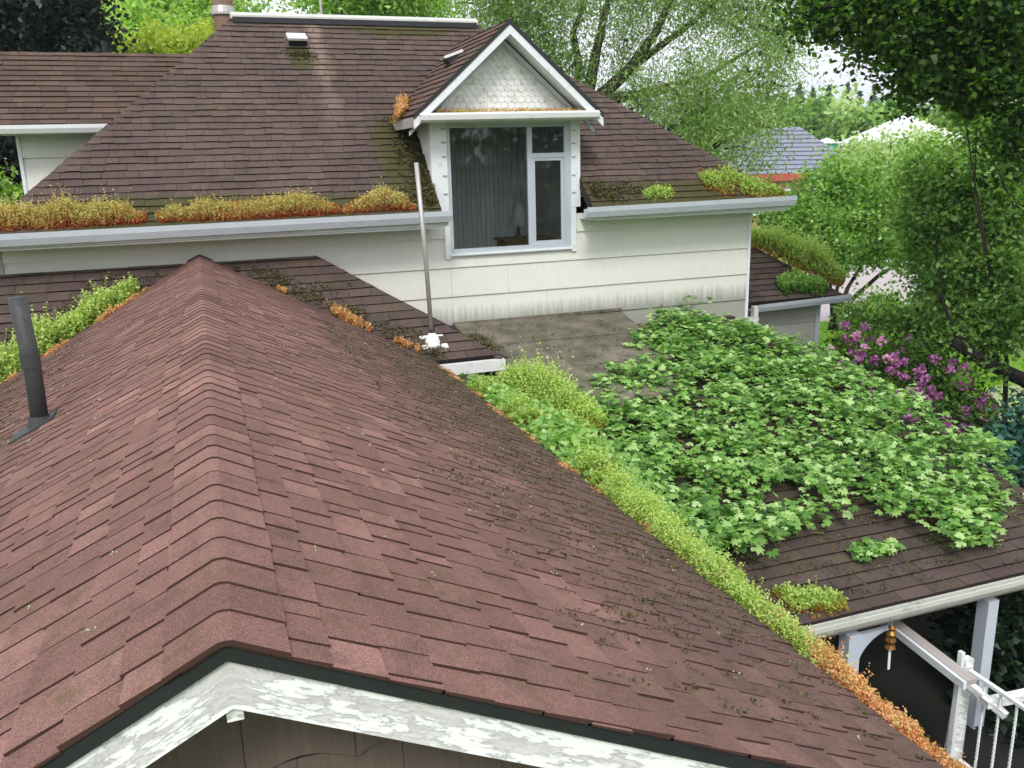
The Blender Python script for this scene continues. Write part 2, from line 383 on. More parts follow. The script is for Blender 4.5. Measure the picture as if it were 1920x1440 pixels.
def caps(parent, A, B, n1, n2, mat, w=.14, e=.14, name='ridge_cap', lift=.012, seed=3, near_first=True):
    """folded cap shingles along A->B (A is the exposed end); n1,n2 unit directions down each flank"""
    A = Vector(A); B = Vector(B); L = (B-A).length; d = (B-A)/L; r = random.Random(seed); n1 = Vector(n1).normalized(); n2 = Vector(n2).normalized(); k = 0; s = 0.
    upn = -(n1+n2); upn = upn-d*upn.dot(d); upn.normalize()
    while s < L:
        s1 = min(s+e*1.12, L+.01); m = MB()
        prof = [(n1, 1.), (n1, .5), (n1, .12), (None, 0), (n2, .12), (n2, .5), (n2, 1.)]
        ww = w*r.uniform(.97, 1.03)
        def ring(ss, h, sh=0):
            out = []
            for nn, q in prof:
                P = A+d*ss+upn*(h-(.006 if nn is None else 0))
                if nn is not None: P = P+nn*q*ww
                out.append(P)
            return out
        h0 = .011+lift*.45*r.uniform(.5, 1.4); h1 = .010
        r0 = ring(s, h0); r1 = ring(s1, h1); b0 = ring(s, .002); b1 = ring(s1, .002); t = r.random()*.9
        i = len(m.v); m.v = [tuple(p) for p in r0+r1+b0+b1]; K = 7
        for j in range(K-1):
            m.f += [(j, j+1, K+j+1, K+j), (2*K+j+1, 2*K+j, j, j+1)[::1]]; m.t += [t, -1.]
            m.f.append((K+j, K+j+1, 3*K+j+1, 3*K+j)); m.t.append(t)
        m.f += [(0, K, 3*K, 2*K), (K-1, 2*K-1, 4*K-1, 3*K-1)]; m.t += [t, t]
        m.build(name, mat, parent); s += e; k += 1

# ------------------------------------------------------------ leaf clouds
def quads_mesh(name, P, A, B, tint, mat, parent=None, kind=None, fold=None):
    """one diamond leaf per row: centre P, half vectors A (length) and B (width)"""
    n = len(P); v = np.empty((n, 4, 3), np.float32)
    C = fold if fold is not None else 0
    v[:, 0] = P-A; v[:, 1] = P+B*1.0+C; v[:, 2] = P+A; v[:, 3] = P-B*1.0+C
    me = bpy.data.meshes.new(name); me.vertices.add(n*4); me.vertices.foreach_set('co', v.reshape(-1))
    me.loops.add(n*4); me.loops.foreach_set('vertex_index', np.arange(n*4, dtype=np.int32))
    me.polygons.add(n); me.polygons.foreach_set('loop_start', np.arange(0, n*4, 4, dtype=np.int32))
    me.update(calc_edges=True)
    a = me.attributes.new('tint', 'FLOAT', 'FACE'); a.data.foreach_set('value', np.clip(tint, 0, 1).astype(np.float32))
    return link(name, me, mat, parent, kind)
def rand_dirs(n, upb=0.):
    d = rng.normal(size=(n, 3)); d[:, 2] += upb; return d/np.linalg.norm(d, axis=1)[:, None]
def leaf_arrays(P, size, aspect=.6, upb=.8, droop=0.):
    n = len(P); nrm = rand_dirs(n, upb); q = rand_dirs(n); q[:, 2] -= droop
    A = q-nrm*(q*nrm).sum(1)[:, None]; A /= np.linalg.norm(A, axis=1)[:, None]+1e-9
    B = np.cross(nrm, A); s = size*rng.uniform(.6, 1.25, n)[:, None]
    return A*s, B*s*aspect, nrm*s*.18
def tree(name, label, cat, base, blobs, leafmat, barkmat=None, size=.08, leaves=20000, cluster=.28, per=40, trunk_r=.12, limbs=(), aspect=.6,
         upb=.8, droop=0., group=None, tint_shift=0., stretchz=1., fork=.35, shell=.45, twigs=True, crown_name='crown', lfn=None, parent=None, trunk=True):
    barkmat = barkmat or M_BARK
    T = parent or thing(name, base, label, cat, group)
    blobs = np.array(blobs, float); vol = blobs[:, 3]**2*blobs[:, 4]; vol = vol**.8; vol /= vol.sum()
    nc = max(3, leaves//per); which = rng.choice(len(blobs), nc, p=vol)
    d = rand_dirs(nc); rad = rng.uniform(0, 1, nc)**shell
    bb = blobs[which]; wob = (1+.28*np.sin(d[:, 0]*5+which)+.26*np.sin(d[:, 2]*7+which*2)+.22*np.sin(d[:, 1]*9+which))*np.where(rng.uniform(size=nc) < .12, 1.3, 1.)
    R3 = np.stack([bb[:, 3], bb[:, 3], bb[:, 4]], 1)
    C = bb[:, :3]+d*R3*rad[:, None]*wob[:, None]
    C = C[C[:, 2] > GROUND+.1]; nc = len(C)
    cs = cluster*rng.uniform(.5, 1.4, nc)
    idx = np.repeat(np.arange(nc), per); off = rng.normal(size=(len(idx), 3))*.5*cs[idx][:, None]; off[:, 2] *= stretchz
    if droop: off[:, 2] -= np.abs(rng.normal(size=len(idx)))*cs[idx]*droop*.6
    P = C[idx]+off
    ct = rng.uniform(0, 1, nc); tint = .55*ct[idx]**1.3+.5*rng.uniform(0, 1, len(idx))**1.3+tint_shift
    A, B, F = leaf_arrays(P, size, aspect, upb, droop)
    quads_mesh(crown_name, P, A, B, tint, leafmat, T, fold=F)
    # trunk and limbs
    if trunk:
        m = MB(); bx, by, bz = base; top = blobs[np.argmax(blobs[:, 4]), :3]; zf = bz+(blobs[:, 2].min()-bz)*fork if blobs[:, 2].min() > bz+.5 else bz+.2
        F0 = Vector((bx+(top[0]-bx)*.12, by+(top[1]-by)*.12, max(zf, bz+.2)))
        m.tube([(bx, by, bz-.1), ((bx+F0.x)/2+.03, (by+F0.y)/2, (bz+F0.z)/2), F0], [trunk_r*1.25, trunk_r*1.05, trunk_r*.9], 8)
        if not limbs:
            for k, bl in enumerate(blobs[:14]):
                E = Vector(bl[:3]); mid = F0.lerp(E, .5)+Vector(rng.normal(size=3)*.08*(E-F0).length); mid.z += .05*(E-F0).length
                m.tube([F0, mid, E, E+Vector(rng.normal(size=3))*bl[3]*.3], [trunk_r*.6, trunk_r*.38, trunk_r*.2, trunk_r*.06], 6)
        for ln in limbs:
            rr = np.linspace(ln[0], ln[1], len(ln)-2); m.tube(ln[2:], list(rr), 7)
        if twigs:
            for k in rng.choice(nc, min(nc, 160), replace=False):
                c = C[k]; bl = blobs[np.argmin(((blobs[:, :3]-c)**2).sum(1))]; a = Vector(bl[:3])*.65+Vector(c)*.35
                mid = a.lerp(Vector(c), .5)+Vector(rng.normal(size=3)*.06)
                m.tube([a, mid, c], [trunk_r*.11+.004, trunk_r*.07+.003, .003], 3)
        m.build('trunk', barkmat, T, smooth=True)
    return T

def stonecrop(name, label, cat, path, width, n, mat, h=(.06, .13), leaf=.012, group=None, lean=(0, 0, 0), bias=0., oneside=False, gaps=0., asp=.62):
    """a mat of upright fleshy sprigs scattered about a path of (x,y,z,w,h) points"""
    path = np.array(path, float); seg = np.linalg.norm(np.diff(path[:, :3], axis=0), axis=1); cum = np.concatenate([[0], np.cumsum(seg)])
    s = rng.uniform(0, cum[-1], n); out = np.stack([np.interp(s, cum, path[:, k]) for k in range(5)], 1)
    dirn = np.stack([np.interp(s, cum, np.gradient(path[:, k], cum)) for k in range(3)], 1); dirn /= np.linalg.norm(dirn, axis=1)[:, None]
    side = np.array(width, float)
    q = rng.normal(size=n)*.42;  rv = rng.uniform(0, 1, 400); rw = rng.uniform(-1, 1, 400); kk = np.arange(400)
    lump = .25+.75*np.interp(s*6.3, kk, rv)**.8+.45*np.interp(s*19, kk % 400, rv[::-1])-.1; lump = lump*np.where(rng.uniform(size=n) < .08, 1.5, 1.); q = q+.35*np.interp(s*4.1, kk, rw)
    q = np.where(q < -.25, -q*.8, q) if oneside else q
    if gaps: lump = np.where(np.interp(s*5.1+40, kk, rv)+np.interp(s*17+9, kk, rv)*.4 < gaps, .0, lump)
    base = out[:, :3]+side[None]*(q*out[:, 3])[:, None]
    H = out[:, 4]*lump*np.exp(-q*q*1.2)*rng.uniform(.5, 1.35, n)+.008
    K = 13; idx = np.repeat(np.arange(n), K); u = np.tile(np.linspace(.02, 1, K), n)
    ln = rng.normal(size=(n, 3))*.22; ln[:, 2] = 1; ln += np.array(lean)
    P = base[idx]+ln[idx]*(H[idx]*u)[:, None]+rng.normal(size=(len(idx), 3))*.006
    P = P[H[idx] > .012] if gaps else P; keep = (H[idx] > .012) if gaps else slice(None); u = u[keep]; idx = idx[keep]
    A, B, F = leaf_arrays(P, leaf, asp, .9)
    tint = .04+.80*u**1.1*(.6+.8*rng.uniform(0, 1, n))[idx]*np.clip(H[idx]/(.7*path[:, 4].mean()), .3, 1.25)+rng.normal(size=len(idx))*.09+bias
    o = quads_mesh(name, P, A, B, tint, mat, fold=F*2)
    return tag(o, label, cat, group)

# ============================================================ GROUND AND FAR SETTING
one('ground', M_LAWN, lambda m: m.poly([(-1500, -300, GROUND), (1800, -300, GROUND), (1800, 2500, GROUND), (-1500, 2500, GROUND)])).__setitem__('kind', 'structure')
def flat(name, mat, pts, z):
    o = one(name, mat, lambda m: m.poly([(x, y, z) for x, y in pts])); o['kind'] = 'structure'; return o
flat('driveway', M_ROAD, [(17.2, 24.2), (22.2, 20.2), (27, 27), (36, 31), (36, 36), (24, 33), (20, 30)], GROUND+.02)
flat('garden_path', M_PATH, [(13.4, 13.2), (15.2, 12.2), (18.5, 13.8), (17.6, 14.8), (15.2, 14.2)], GROUND+.02)
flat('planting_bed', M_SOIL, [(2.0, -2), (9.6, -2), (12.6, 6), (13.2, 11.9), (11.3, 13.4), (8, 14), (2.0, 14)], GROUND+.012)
# far hill
def hill(m):
    r = random.Random(5); xs = [380+i*30 for i in range(30)]
    for i in range(len(xs)-1):
        def hh(x): return 6+34*math.exp(-((x-760)/170)**2)+5*math.sin(x*.021)
        m.prism([(xs[i], 1000, hh(xs[i])), (xs[i+1], 1000, hh(xs[i+1])), (xs[i+1], 1200, hh(xs[i+1])*.9), (xs[i], 1200, hh(xs[i])*.9)],
                [(xs[i], 900, -6), (xs[i+1], 900, -6), (xs[i+1], 1300, -6), (xs[i], 1300, -6)])
one('hill', M_HILL, hill, kind='structure')

# ============================================================ MAIN HOUSE
EY, EZ, S = 10.30, -.62, .9
XL, XR, RX0, RX1, RY = -2.15, 7.74, .75, 4.12, 13.2
RZ = EZ+S*(RY-EY)
house = thing('house', (2.6, 12.6, GROUND), 'pale cream shingled house with brown hipped roof and a gabled dormer window in its eave', 'house')
cs_ = math.hypot(1, S)
roof = one('roof', M_UNDER, lambda m: (   # soffits + back and side slabs
    m.prism([(XL, EY, EZ), (XL, 2*RY-EY, EZ), (RX0, RY, RZ)], [(XL+.05, EY+.05, EZ-.1), (XL+.05, 2*RY-EY-.05, EZ-.1), (RX0, RY, RZ-.1)]),
    m.prism([(XR, EY, EZ), (RX1, RY, RZ), (XR, 2*RY-EY, EZ)], [(XR-.05, EY+.05, EZ-.1), (RX1, RY, RZ-.1), (XR-.05, 2*RY-EY-.05, EZ-.1)]),
    m.prism([(XL, 2*RY-EY, EZ), (XR, 2*RY-EY, EZ), (RX1, RY, RZ), (RX0, RY, RZ)], [(XL, 2*RY-EY, EZ-.1), (XR, 2*RY-EY, EZ-.1), (RX1, RY, RZ-.1), (RX0, RY, RZ-.1)])), house)
DX0, DX1, DXM = 2.77, 4.75, 3.71           # dormer cheeks and centre
DZE, DZR = .53, 1.60                       # dormer eave and ridge
def F(x, t): return (x, t*cs_)
whole = [F(XL, 0), F(XR, 0), F(RX1, RY-EY), F(RX0, RY-EY)]
tE, tR = (DZE-EZ)/S, (DZR-EZ)/S            # where the dormer eave / ridge runs into the slope
p1 = clip_convex([F(XL, 0), F(DX0, 0), F(DX0, 3), F(XL, 3)], whole)
p2 = clip_convex([F(DX1, 0), F(XR, 0), F(XR, 3), F(DX1, 3)], whole)
p3 = clip_convex([F(DX0, tE-.05), F(DXM, tR-.05), F(DXM, 3), F(DX0, 3)], whole)
p4 = clip_convex([F(DXM, tR-.05), F(DX1, tE-.05), F(DX1, 3), F(DXM, 3)], whole)
H_SH = []
def worn(c, t): return .12+t*.5+.25*(math.sin(c.x*1.7)+1)/2
roof_face(roof, [p1, p2, p3, p4], (0, EY, EZ), (1, 0, 0), (0, 1, S), M_MAIN, e=.115, tab=(.13, .26), butt=.015, individual=H_SH, seed=11, tintf=worn, jit=.008)
nl = Vector((-1, 0, -S)).normalized(); nf = Vector((0, -1, -S)).normalized(); nr = Vector((1, 0, -S*2.9/3.62)).normalized()
caps(roof, (XL, EY, EZ), (RX0, RY, RZ), nl, nf, M_MAIN, w=.13, e=.14, name='hip_cap')
caps(roof, (XR, EY, EZ), (RX1, RY, RZ), nf, nr, M_MAIN, w=.13, e=.14, name='hip_cap')
one('ridge_vent', M_CGUT, lambda m: m.profile((RX0-.06, RY, RZ), (RX1+.06, RY, RZ), [(-.14, -.05), (-.14, .0), (-.12, .018), (0, .055), (.12, .018), (.14, .0), (.14, -.05), (0, .0)]), roof)
one('ridge_vent_slot', M_BLACK, lambda m: m.bar((RX0-.04, RY-.142, RZ-.06), (RX1+.04, RY-.142, RZ-.06), .02, .07), roof)
# gutters
def gutter(name, A, B, mat, parent, h=.12, d=.11):
    """open K-profile trough; outer face towards -Y side of A->B (A left)"""
    t = .012
    pr = [(0, 0), (d*.75, 0), (d, h*.55), (d, h), (d-t, h), (d-t, h*.58), (d*.75-t, t), (t, t), (t, h*.8), (0, h*.8)]
    return one(name, mat, lambda m: m.profile(A, B, pr), parent)
gutter('gutter', (-4.2, 10.28, -.745), (2.86, 10.28, -.70), M_GUT, house, .13)
gutter('gutter', (4.62, 10.28, -.735), (7.78, 10.28, -.705), M_GUT, house, .13)
one('soffit', M_TRIM, lambda m: (m.box((XL, 10.30, -.78), (2.76, 10.74, -.765)), m.box((4.77, 10.30, -.78), (7.72, 10.74, -.765)), m.box((7.45, 10.74, -.78), (7.72, 15.9, -.765))), house)
one('eave_fascia', M_TRIM, lambda m: (m.box((-4.2, 10.29, -.76), (2.84, 10.31, -.64)), m.box((4.64, 10.29, -.76), (7.76, 10.31, -.64))), house)
# walls: backing sheets with the window opening left out
WY = 10.76
def backing(m):
    m.box((-2.05, WY, GROUND), (2.98, WY+.1, -.72)); m.box((4.60, WY, GROUND), (7.40, WY+.1, -.72)); m.box((2.98, WY, GROUND), (4.60, WY+.1, -1.15))
    m.box((-2.05, WY+.1, GROUND), (-1.95, 15.7, -.72)); m.box((7.30, WY+.1, GROUND), (7.40, 15.7, -.72)); m.box((-2.05, 15.7, GROUND), (7.40, 15.8, -.72))
wall = one('wall', M_SIDE, backing, house)
EXP = .372; ztop = -.945
rows = [(-.945, -.72)]
z = ztop
while z > -3.1: rows.append((z-EXP, z)); z -= EXP
rs = random.Random(4)
for k, (z0, z1) in enumerate(rows):
    xs = [-2.06, rs.uniform(-.8, 1.6), 2.965] + ([4.615] if z1 > -1.14 else []) + ([rs.uniform(3.4, 5.6)] if z1 <= -1.14 else []) + [7.42]
    for a, b in zip(xs[:-1], xs[1:]):
        if z1 > -1.14 and abs(a-2.965) < .01 and abs(b-4.615) < .01:
            if z0 > -1.14: continue
            m = MB(); zt = -1.15
            m.prism([(a, WY-.026, z0), (b, WY-.026, z0), (b, WY-.010, zt), (a, WY-.010, zt)], [(a, WY, z0), (b, WY, z0), (b, WY, zt), (a, WY, zt)]); m.build('siding_board', M_SIDE, wall); continue
        m = MB(); g = .0015
        m.prism([(a+g, WY-.028, z0), (b-g, WY-.028, z0), (b-g, WY-.006, z1+.012), (a+g, WY-.006, z1+.012)], [(a+g, WY-.001, z0), (b-g, WY-.001, z0), (b-g, WY-.001, z1+.012), (a+g, WY-.001, z1+.012)])
        m.build('siding_board', M_SIDE, wall)
def nails(m):
    r = random.Random(12)
    for z0, z1 in rows:
        x_ = -1.9
        while x_ < 7.3:
            if not (2.9 < x_ < 4.7 and z1 > -1.2): m.box((x_, WY-.031, z0+.022), (x_+.007, WY-.027, z0+.029))
            x_ += r.uniform(.3, .5)
one('nail_heads', M_WOODG, nails, wall, kind='stuff')
one('corner_board', M_TRIM, lambda m: m.box((7.40, WY-.035, -4.4), (7.445, WY+.06, -.78)), house)
one('corner_board', M_WOODG, lambda m: m.box((-2.10, WY-.035, GROUND), (-2.06, WY+.06, -.78)), house)

# ---- dormer
dormer = one('dormer', M_TRIM, lambda m: (      # face framing: posts, header
    m.box((2.76, 10.70, -.62), (2.965, 10.80, .52)), m.box((4.63, 10.70, -.62), (4.76, 10.80, .52)),
    m.box((2.895, 10.706, -1.20), (2.965, 10.79, -.62)), m.box((4.63, 10.706, -1.20), (4.70, 10.79, -.62)),
    m.box((2.965, 10.71, .455), (4.63, 10.80, .52)), m.box((2.93, 10.712, -1.18), (4.66, 10.80, -1.15))), house)
for zz in (.38, .22, .05, -.18, -.4):   # butt ends of the side courses showing at the corner posts
    one('corner_shim', M_WOODG, lambda m: (m.box((2.90, 10.690, zz), (2.955, 10.699, zz+.018)), m.box((4.64, 10.690, zz-.04), (4.69, 10.699, zz-.025))), dormer)
def cheek(m):
    for x in (2.775, 4.745):
        m.prism([(x, 10.8, EZ), (x, 10.8, .5), (x, 11.6, .5)], [(x+.03*(1 if x < 3 else -1), 10.8, EZ), (x+.03*(1 if x < 3 else -1), 10.8, .5), (x+.03*(1 if x < 3 else -1), 11.6, .5)])
one('cheek_wall', M_SIDE, cheek, dormer)
z = .5
while z > -.6:     # lapped boards on the left cheek
    zb = z-.2; y1a = EY+(z-EZ)/S; y1b = EY+(max(zb, EZ)-EZ)/S
    if y1b > 10.8:
        m = MB(); m.prism([(2.755, 10.8, zb), (2.755, max(y1b, 10.8), zb), (2.770, y1a, z+.01), (2.770, 10.8, z+.01)], [(2.775, 10.8, zb), (2.775, max(y1b, 10.8), zb), (2.775, y1a, z+.01), (2.775, 10.8, z+.01)]); m.build('cheek_board', M_SIDE, dormer)
    z -= .2
# dormer roof
dsl = (DZR-DZE)/(DXM-2.49); LE = 2.49; RE = 4.93
cd = math.hypot(DXM-LE, DZR-DZE)
D_SH = []
droof = one('dormer_roof', M_BLACK, lambda m: (
    m.prism([(LE, 10.37, DZE), (DXM, 10.37, DZR), (DXM, 12.85, DZR), (LE, 11.62, DZE)], [(LE+.03, 10.37, DZE-.05), (DXM, 10.37, DZR-.06), (DXM, 12.85, DZR-.06), (LE+.03, 11.62, DZE-.05)]),
    m.prism([(DXM, 10.37, DZR), (RE, 10.37, DZE), (RE, 11.62, DZE), (DXM, 12.85, DZR)], [(DXM, 10.37, DZR-.06), (RE-.03, 10.37, DZE-.05), (RE-.03, 11.62, DZE-.05), (DXM, 12.85, DZR-.06)])), dormer)
yB = lambda b: 11.62+(12.85-11.62)*b/cd
roof_face(droof, [[(-12.85, cd), (-11.62, 0), (-10.35, 0), (-10.35, cd)]], (LE, 0, DZE+.002), (0, -1, 0), (DXM-LE, 0, DZR-DZE), M_RED, e=.125, tab=(.18, .3), butt=.014, individual=D_SH, seed=5, under=False)
roof_face(droof, [[(10.35, 0), (11.62, 0), (12.85, cd), (10.35, cd)]], (RE, 0, DZE+.002), (0, 1, 0), (DXM-RE, 0, DZR-DZE), M_RED, e=.125, tab=(.18, .3), butt=.014, individual=D_SH, seed=6, under=False)
caps(droof, (DXM, 10.36, DZR), (DXM, 12.8, DZR), (LE-DXM, 0, DZE-DZR), (RE-DXM, 0, DZE-DZR), M_RED, w=.11, e=.13)
# rake boards (white) and black drip edge
def rake(m, y, off, wd, th, ext=0.):
    for xe in (LE-ext, RE+ext):
        A = Vector((DXM, y, DZR-off)); B = Vector((xe, y, DZE-off)); up_ = Vector((0, 0, 1))
        m.prism([A, B, B-up_*wd, A-up_*wd], [A+Vector((0, th, 0)), B+Vector((0, th, 0)), B-up_*wd+Vector((0, th, 0)), A-up_*wd+Vector((0, th, 0))])
one('drip_edge', M_BLACK, lambda m: rake(m, 10.345, -.012, .055, .02), dormer)
one('rake_board', M_TRIM, lambda m: rake(m, 10.355, .045, .105, .03), dormer)
one('rake_shadow_board', M_GUT, lambda m: rake(m, 10.62, .17, .05, .03), dormer)
one('dormer_soffit', M_TRIM, lambda m: [m.prism([(DXM, 10.385, DZR-.09), (xe, 10.385, DZE-.07), (xe, 10.70, DZE-.07), (DXM, 10.70, DZR-.09)], [(DXM, 10.385, DZR-.11), (xe, 10.385, DZE-.09), (xe, 10.70, DZE-.09), (DXM, 10.70, DZR-.11)]) for xe in (LE+.03, RE-.03)], dormer)
one('dormer_side_fascia', M_WOODG, lambda m: m.box((LE-.005, 10.40, DZE-.13), (LE+.025, 11.55, DZE-.015)), dormer)
one('cornice_gutter', M_WGUT, lambda m: m.profile((2.56, 10.38, .455), (4.86, 10.38, .475), [(-.30, 0), (.04, 0), (.075, .02), (.085, .075), (.055, .085), (.05, .10), (-.30, .115)]), dormer)
# pediment of white fish-scale shingles
one('pediment', M_FISH, lambda m: m.prism([(2.80, 10.72, .54), (4.70, 10.72, .54), (DXM, 10.72, 1.42)], [(2.80, 10.78, .54), (4.70, 10.78, .54), (DXM, 10.78, 1.42)]), dormer)
ped = dormer
tri = [(2.83, .555), (4.67, .555), (DXM, 1.36)]
zz = .555; k = 0
while zz < 1.36:
    xx = 2.75-(k % 2)*.045
    while xx < 4.8:
        sh = [(xx+.001, zz+.08), (xx+.001, zz+.025), (xx+.016, zz+.007), (xx+.045, zz), (xx+.074, zz+.007), (xx+.089, zz+.025), (xx+.089, zz+.08)]
        q = clip_convex(list(reversed(sh)) if area(sh) < 0 else sh, tri)
        if len(q) > 2 and abs(area(q)) > 6e-4:
            m = MB(); m.prism([(x, 10.715-.009*(1-(y-zz)/.08), y) for x, y in q], [(x, 10.719, y) for x, y in q], rnd.random()); m.build('scale_shingle', M_FISH, dormer)
        xx += .09
    zz += .068; k += 1
# window
win = one('window', M_FRAME, lambda m: (
    m.box((2.965, 10.72, -1.15), (3.015, 10.79, .455)), m.box((4.545, 10.72, -1.15), (4.63, 10.79, .455)),
    m.box((3.015, 10.72, .40), (4.545, 10.79, .455)), m.box((3.015, 10.715, -1.15), (4.545, 10.79, -1.085)),
    m.box((4.035, 10.722, -1.085), (4.10, 10.79, .40)), m.box((4.10, 10.724, .02), (4.545, 10.79, .075))), house)
one('sash', M_FRAME, lambda m: (m.box((4.10, 10.735, -1.085), (4.14, 10.775, .02)), m.box((4.50, 10.735, -1.085), (4.545, 10.775, .02)), m.box((4.14, 10.735, -1.085), (4.50, 10.775, -1.04)), m.box((4.14, 10.735, -.02), (4.50, 10.775, .02))), win)
for a, b, c, d in ((3.015, -1.085, 4.035, .40), (4.14, -1.04, 4.50, -.02), (4.10, .075, 4.545, .40)):
    one('pane', M_GLASS, lambda m: m.box((a, 10.752, b), (c, 10.757, d)), win)
one('window_sill', M_TRIM, lambda m: m.box((2.95, 10.69, -1.165), (4.64, 10.718, -1.14)), win)
# room behind the window
one('room_lining', M_ROOM, lambda m: (m.box((2.80, 12.30, -1.9), (4.72, 12.36, .5)), m.box((2.79, 10.87, -1.9), (2.83, 12.3, .5)), m.box((4.69, 10.87, -1.9), (4.73, 12.3, .5)), m.box((2.79, 10.87, .46), (4.73, 12.36, .50)), m.box((2.79, 10.87, -1.95), (4.73, 12.36, -1.9))), house)
xx = 2.83
while xx < 4.68:
    one('wall_panel', M_ROOM, lambda m: m.prism([(xx+.004, 12.285, -1.9), (xx+.066, 12.285, -1.9), (xx+.066, 12.285, .46), (xx+.004, 12.285, .46)], [(xx, 12.30, -1.9), (xx+.07, 12.30, -1.9), (xx+.07, 12.30, .46), (xx, 12.30, .46)]), house); xx += .07
lampT = thing('table_lamp', (4.04, 11.15, -1.02), 'small white shaded lamp seen dimly behind the dormer window glass', 'lamp')
one('lamp_shade', M_LAMP, lambda m: m.tube([(4.04, 11.15, -.86), (4.04, 11.15, -.58)], [.12, .05], 12), lampT)
one('lamp_base', M_DRESS, lambda m: m.tube([(4.04, 11.15, -1.02), (4.04, 11.15, -.95), (4.04, 11.15, -.86)], [.05, .03, .015], 8), lampT)
dresser = thing('dresser', (3.9, 11.2, -1.9), 'dark red wooden dresser under the lamp inside the dormer window', 'dresser')
one('cabinet', M_DRESS, lambda m: (m.box((3.80, 11.0, -1.9), (4.45, 11.35, -1.05)), m.box((3.76, 10.96, -1.05), (4.49, 11.38, -1.02))), dresser)
for zz in (-1.3, -1.6, -1.85): one('drawer', M_DRESS, lambda m: m.box((3.84, 10.985, zz), (4.41, 10.999, zz+.2)), dresser)
emit_shingles(H_SH+D_SH, roof, 300)

# roof vents
def box_vent(P, nrm, upd, label, s=1., cream=False):
    P = Vector(P); n_ = Vector(nrm).normalized(); v_ = Vector(upd).normalized(); u_ = v_.cross(n_)
    T = thing('roof_vent', P, label, 'roof vent')
    def q(a, b, c): return P+u_*a*s+v_*b*s+n_*c*s
    one('hood', M_WHITE, lambda m: m.prism([q(-.12, -.14, .15), q(.12, -.14, .15), q(.12, .12, .05), q(-.12, .12, .05)], [q(-.12, -.14, .115), q(.12, -.14, .115), q(.12, .12, .01), q(-.12, .12, .01)]), T)
    one('throat', M_BLACK, lambda m: m.prism([q(-.115, -.13, .114), q(.115, -.13, .114), q(.11, .10, .02), q(-.11, .10, .02)], [q(-.11, -.125, 0), q(.11, -.125, 0), q(.11, .10, 0), q(-.11, .10, 0)]), T)
    one('flange', M_MAIN, lambda m: m.prism([q(-.15, -.15, .026), q(.15, -.15, .026), q(.15, .15, .02), q(-.15, .15, .02)], [q(-.15, -.15, .018), q(.15, -.15, .018), q(.15, .15, .01), q(-.15, .15, .01)]), T)
box_vent((1.50, 12.78, EZ+S*2.48+.01), (0, -S, 1), (0, 1, S), 'white box vent near the ridge on the front slope of the main roof', 1.05)
yv = 11.35; xv = 3.32
box_vent((xv, yv, DZE+(xv-LE)*dsl+.01), (-dsl, 0, 1), (1, 0, dsl), 'small pale box vent tilted on the left slope of the dormer roof', .95)
# flue behind the hip end
fl = thing('flue_pipe', (.64, 13.9, 1.2), 'rusty brown round metal flue rising behind the left end of the main ridge', 'flue')
one('pipe', M_FLUE, lambda m: m.tube([(.64, 13.9, 1.0), (.64, 13.9, 2.05), (.64, 13.9, 3.4)], [.145, .145, .145], 18), fl, smooth=True)
one('band', M_STEEL, lambda m: m.tube([(.64, 13.9, 2.10), (.64, 13.9, 2.13)], [.175, .175], 18), fl)
one('storm_collar', M_STEEL, lambda m: m.tube([(.64, 13.9, 2.13), (.64, 13.9, 2.22)], [.17, .15], 18), fl)
tag(one('antenna_mast', M_STEEL, lambda m: m.tube([(1.98, 13.6, 1.6), (1.98, 13.6, 3.6)], .02, 6)), 'thin dark mast standing behind the main ridge right of the flue', 'mast')

# ---- left wing behind the hip
wing = thing('rear_wing', (-3.2, 14, GROUND), 'rear wing at far left with its own brown gable roof and cream wall', 'house wing')
WYL = 12.75; WE = 12.38; WEZ = .56; WRY = 14.0; WRZ = 1.58; wsl = (WRZ-WEZ)/(WRY-WE); wc = math.hypot(WRY-WE, WRZ-WEZ)
wroof = one('roof', M_UNDER, lambda m: m.prism([(-4.6, WRY, WRZ), (.7, WRY, WRZ), (.7, 15.6, WEZ), (-4.6, 15.6, WEZ)], [(-4.6, WRY, WRZ-.1), (.7, WRY, WRZ-.1), (.7, 15.6, WEZ-.1), (-4.6, 15.6, WEZ-.1)]), wing)
W_SH = []
roof_face(wroof, [[(-2.28, 0), (.35, 0), (.35, wc), (-2.28, wc)]], (0, WE, WEZ), (1, 0, 0), (0, WRY-WE, WRZ-WEZ), M_LEFT, e=.14, tab=(.25, .34), butt=.016, individual=W_SH, seed=21)
caps(wroof, (.3, WRY, WRZ), (-2.28, WRY, WRZ), (0, -1, -wsl), (0, 1, -wsl), M_LEFT, w=.12)
emit_shingles(W_SH, wroof, 200)
one('wall', M_SIDE, lambda m: (m.box((-2.02, WYL, -1.0), (.2, WYL+.1, .50)), m.box((-2.02, WYL+.1, GROUND), (-1.92, 15.3, .5))), wing)
for zb in (-.22, -.62): one('siding_board', M_SIDE, lambda m: m.prism([(-2.02, WYL-.03, zb), (0, WYL-.03, zb), (0, WYL-.006, zb+.4), (-2.02, WYL-.006, zb+.4)], [(-2.02, WYL-.002, zb), (0, WYL-.002, zb), (0, WYL-.002, zb+.4), (-2.02, WYL-.002, zb+.4)]), wing)
one('siding_board', M_SIDE, lambda m: m.prism([(-2.02, WYL-.03, .18), (0, WYL-.03, .18), (0, WYL-.02, .46), (-2.02, WYL-.02, .46)], [(-2.02, WYL-.002, .18), (0, WYL-.002, .18), (0, WYL-.002, .46), (-2.02, WYL-.002, .46)]), wing)
one('corner_board', M_TRIM, lambda m: m.box((-2.06, WYL-.04, -1.2), (-2.02, WYL+.06, .46)), wing)
gutter('gutter', (-2.22, WE, .46), (.2, WE, .47), M_WGUT, wing, .10, .10)
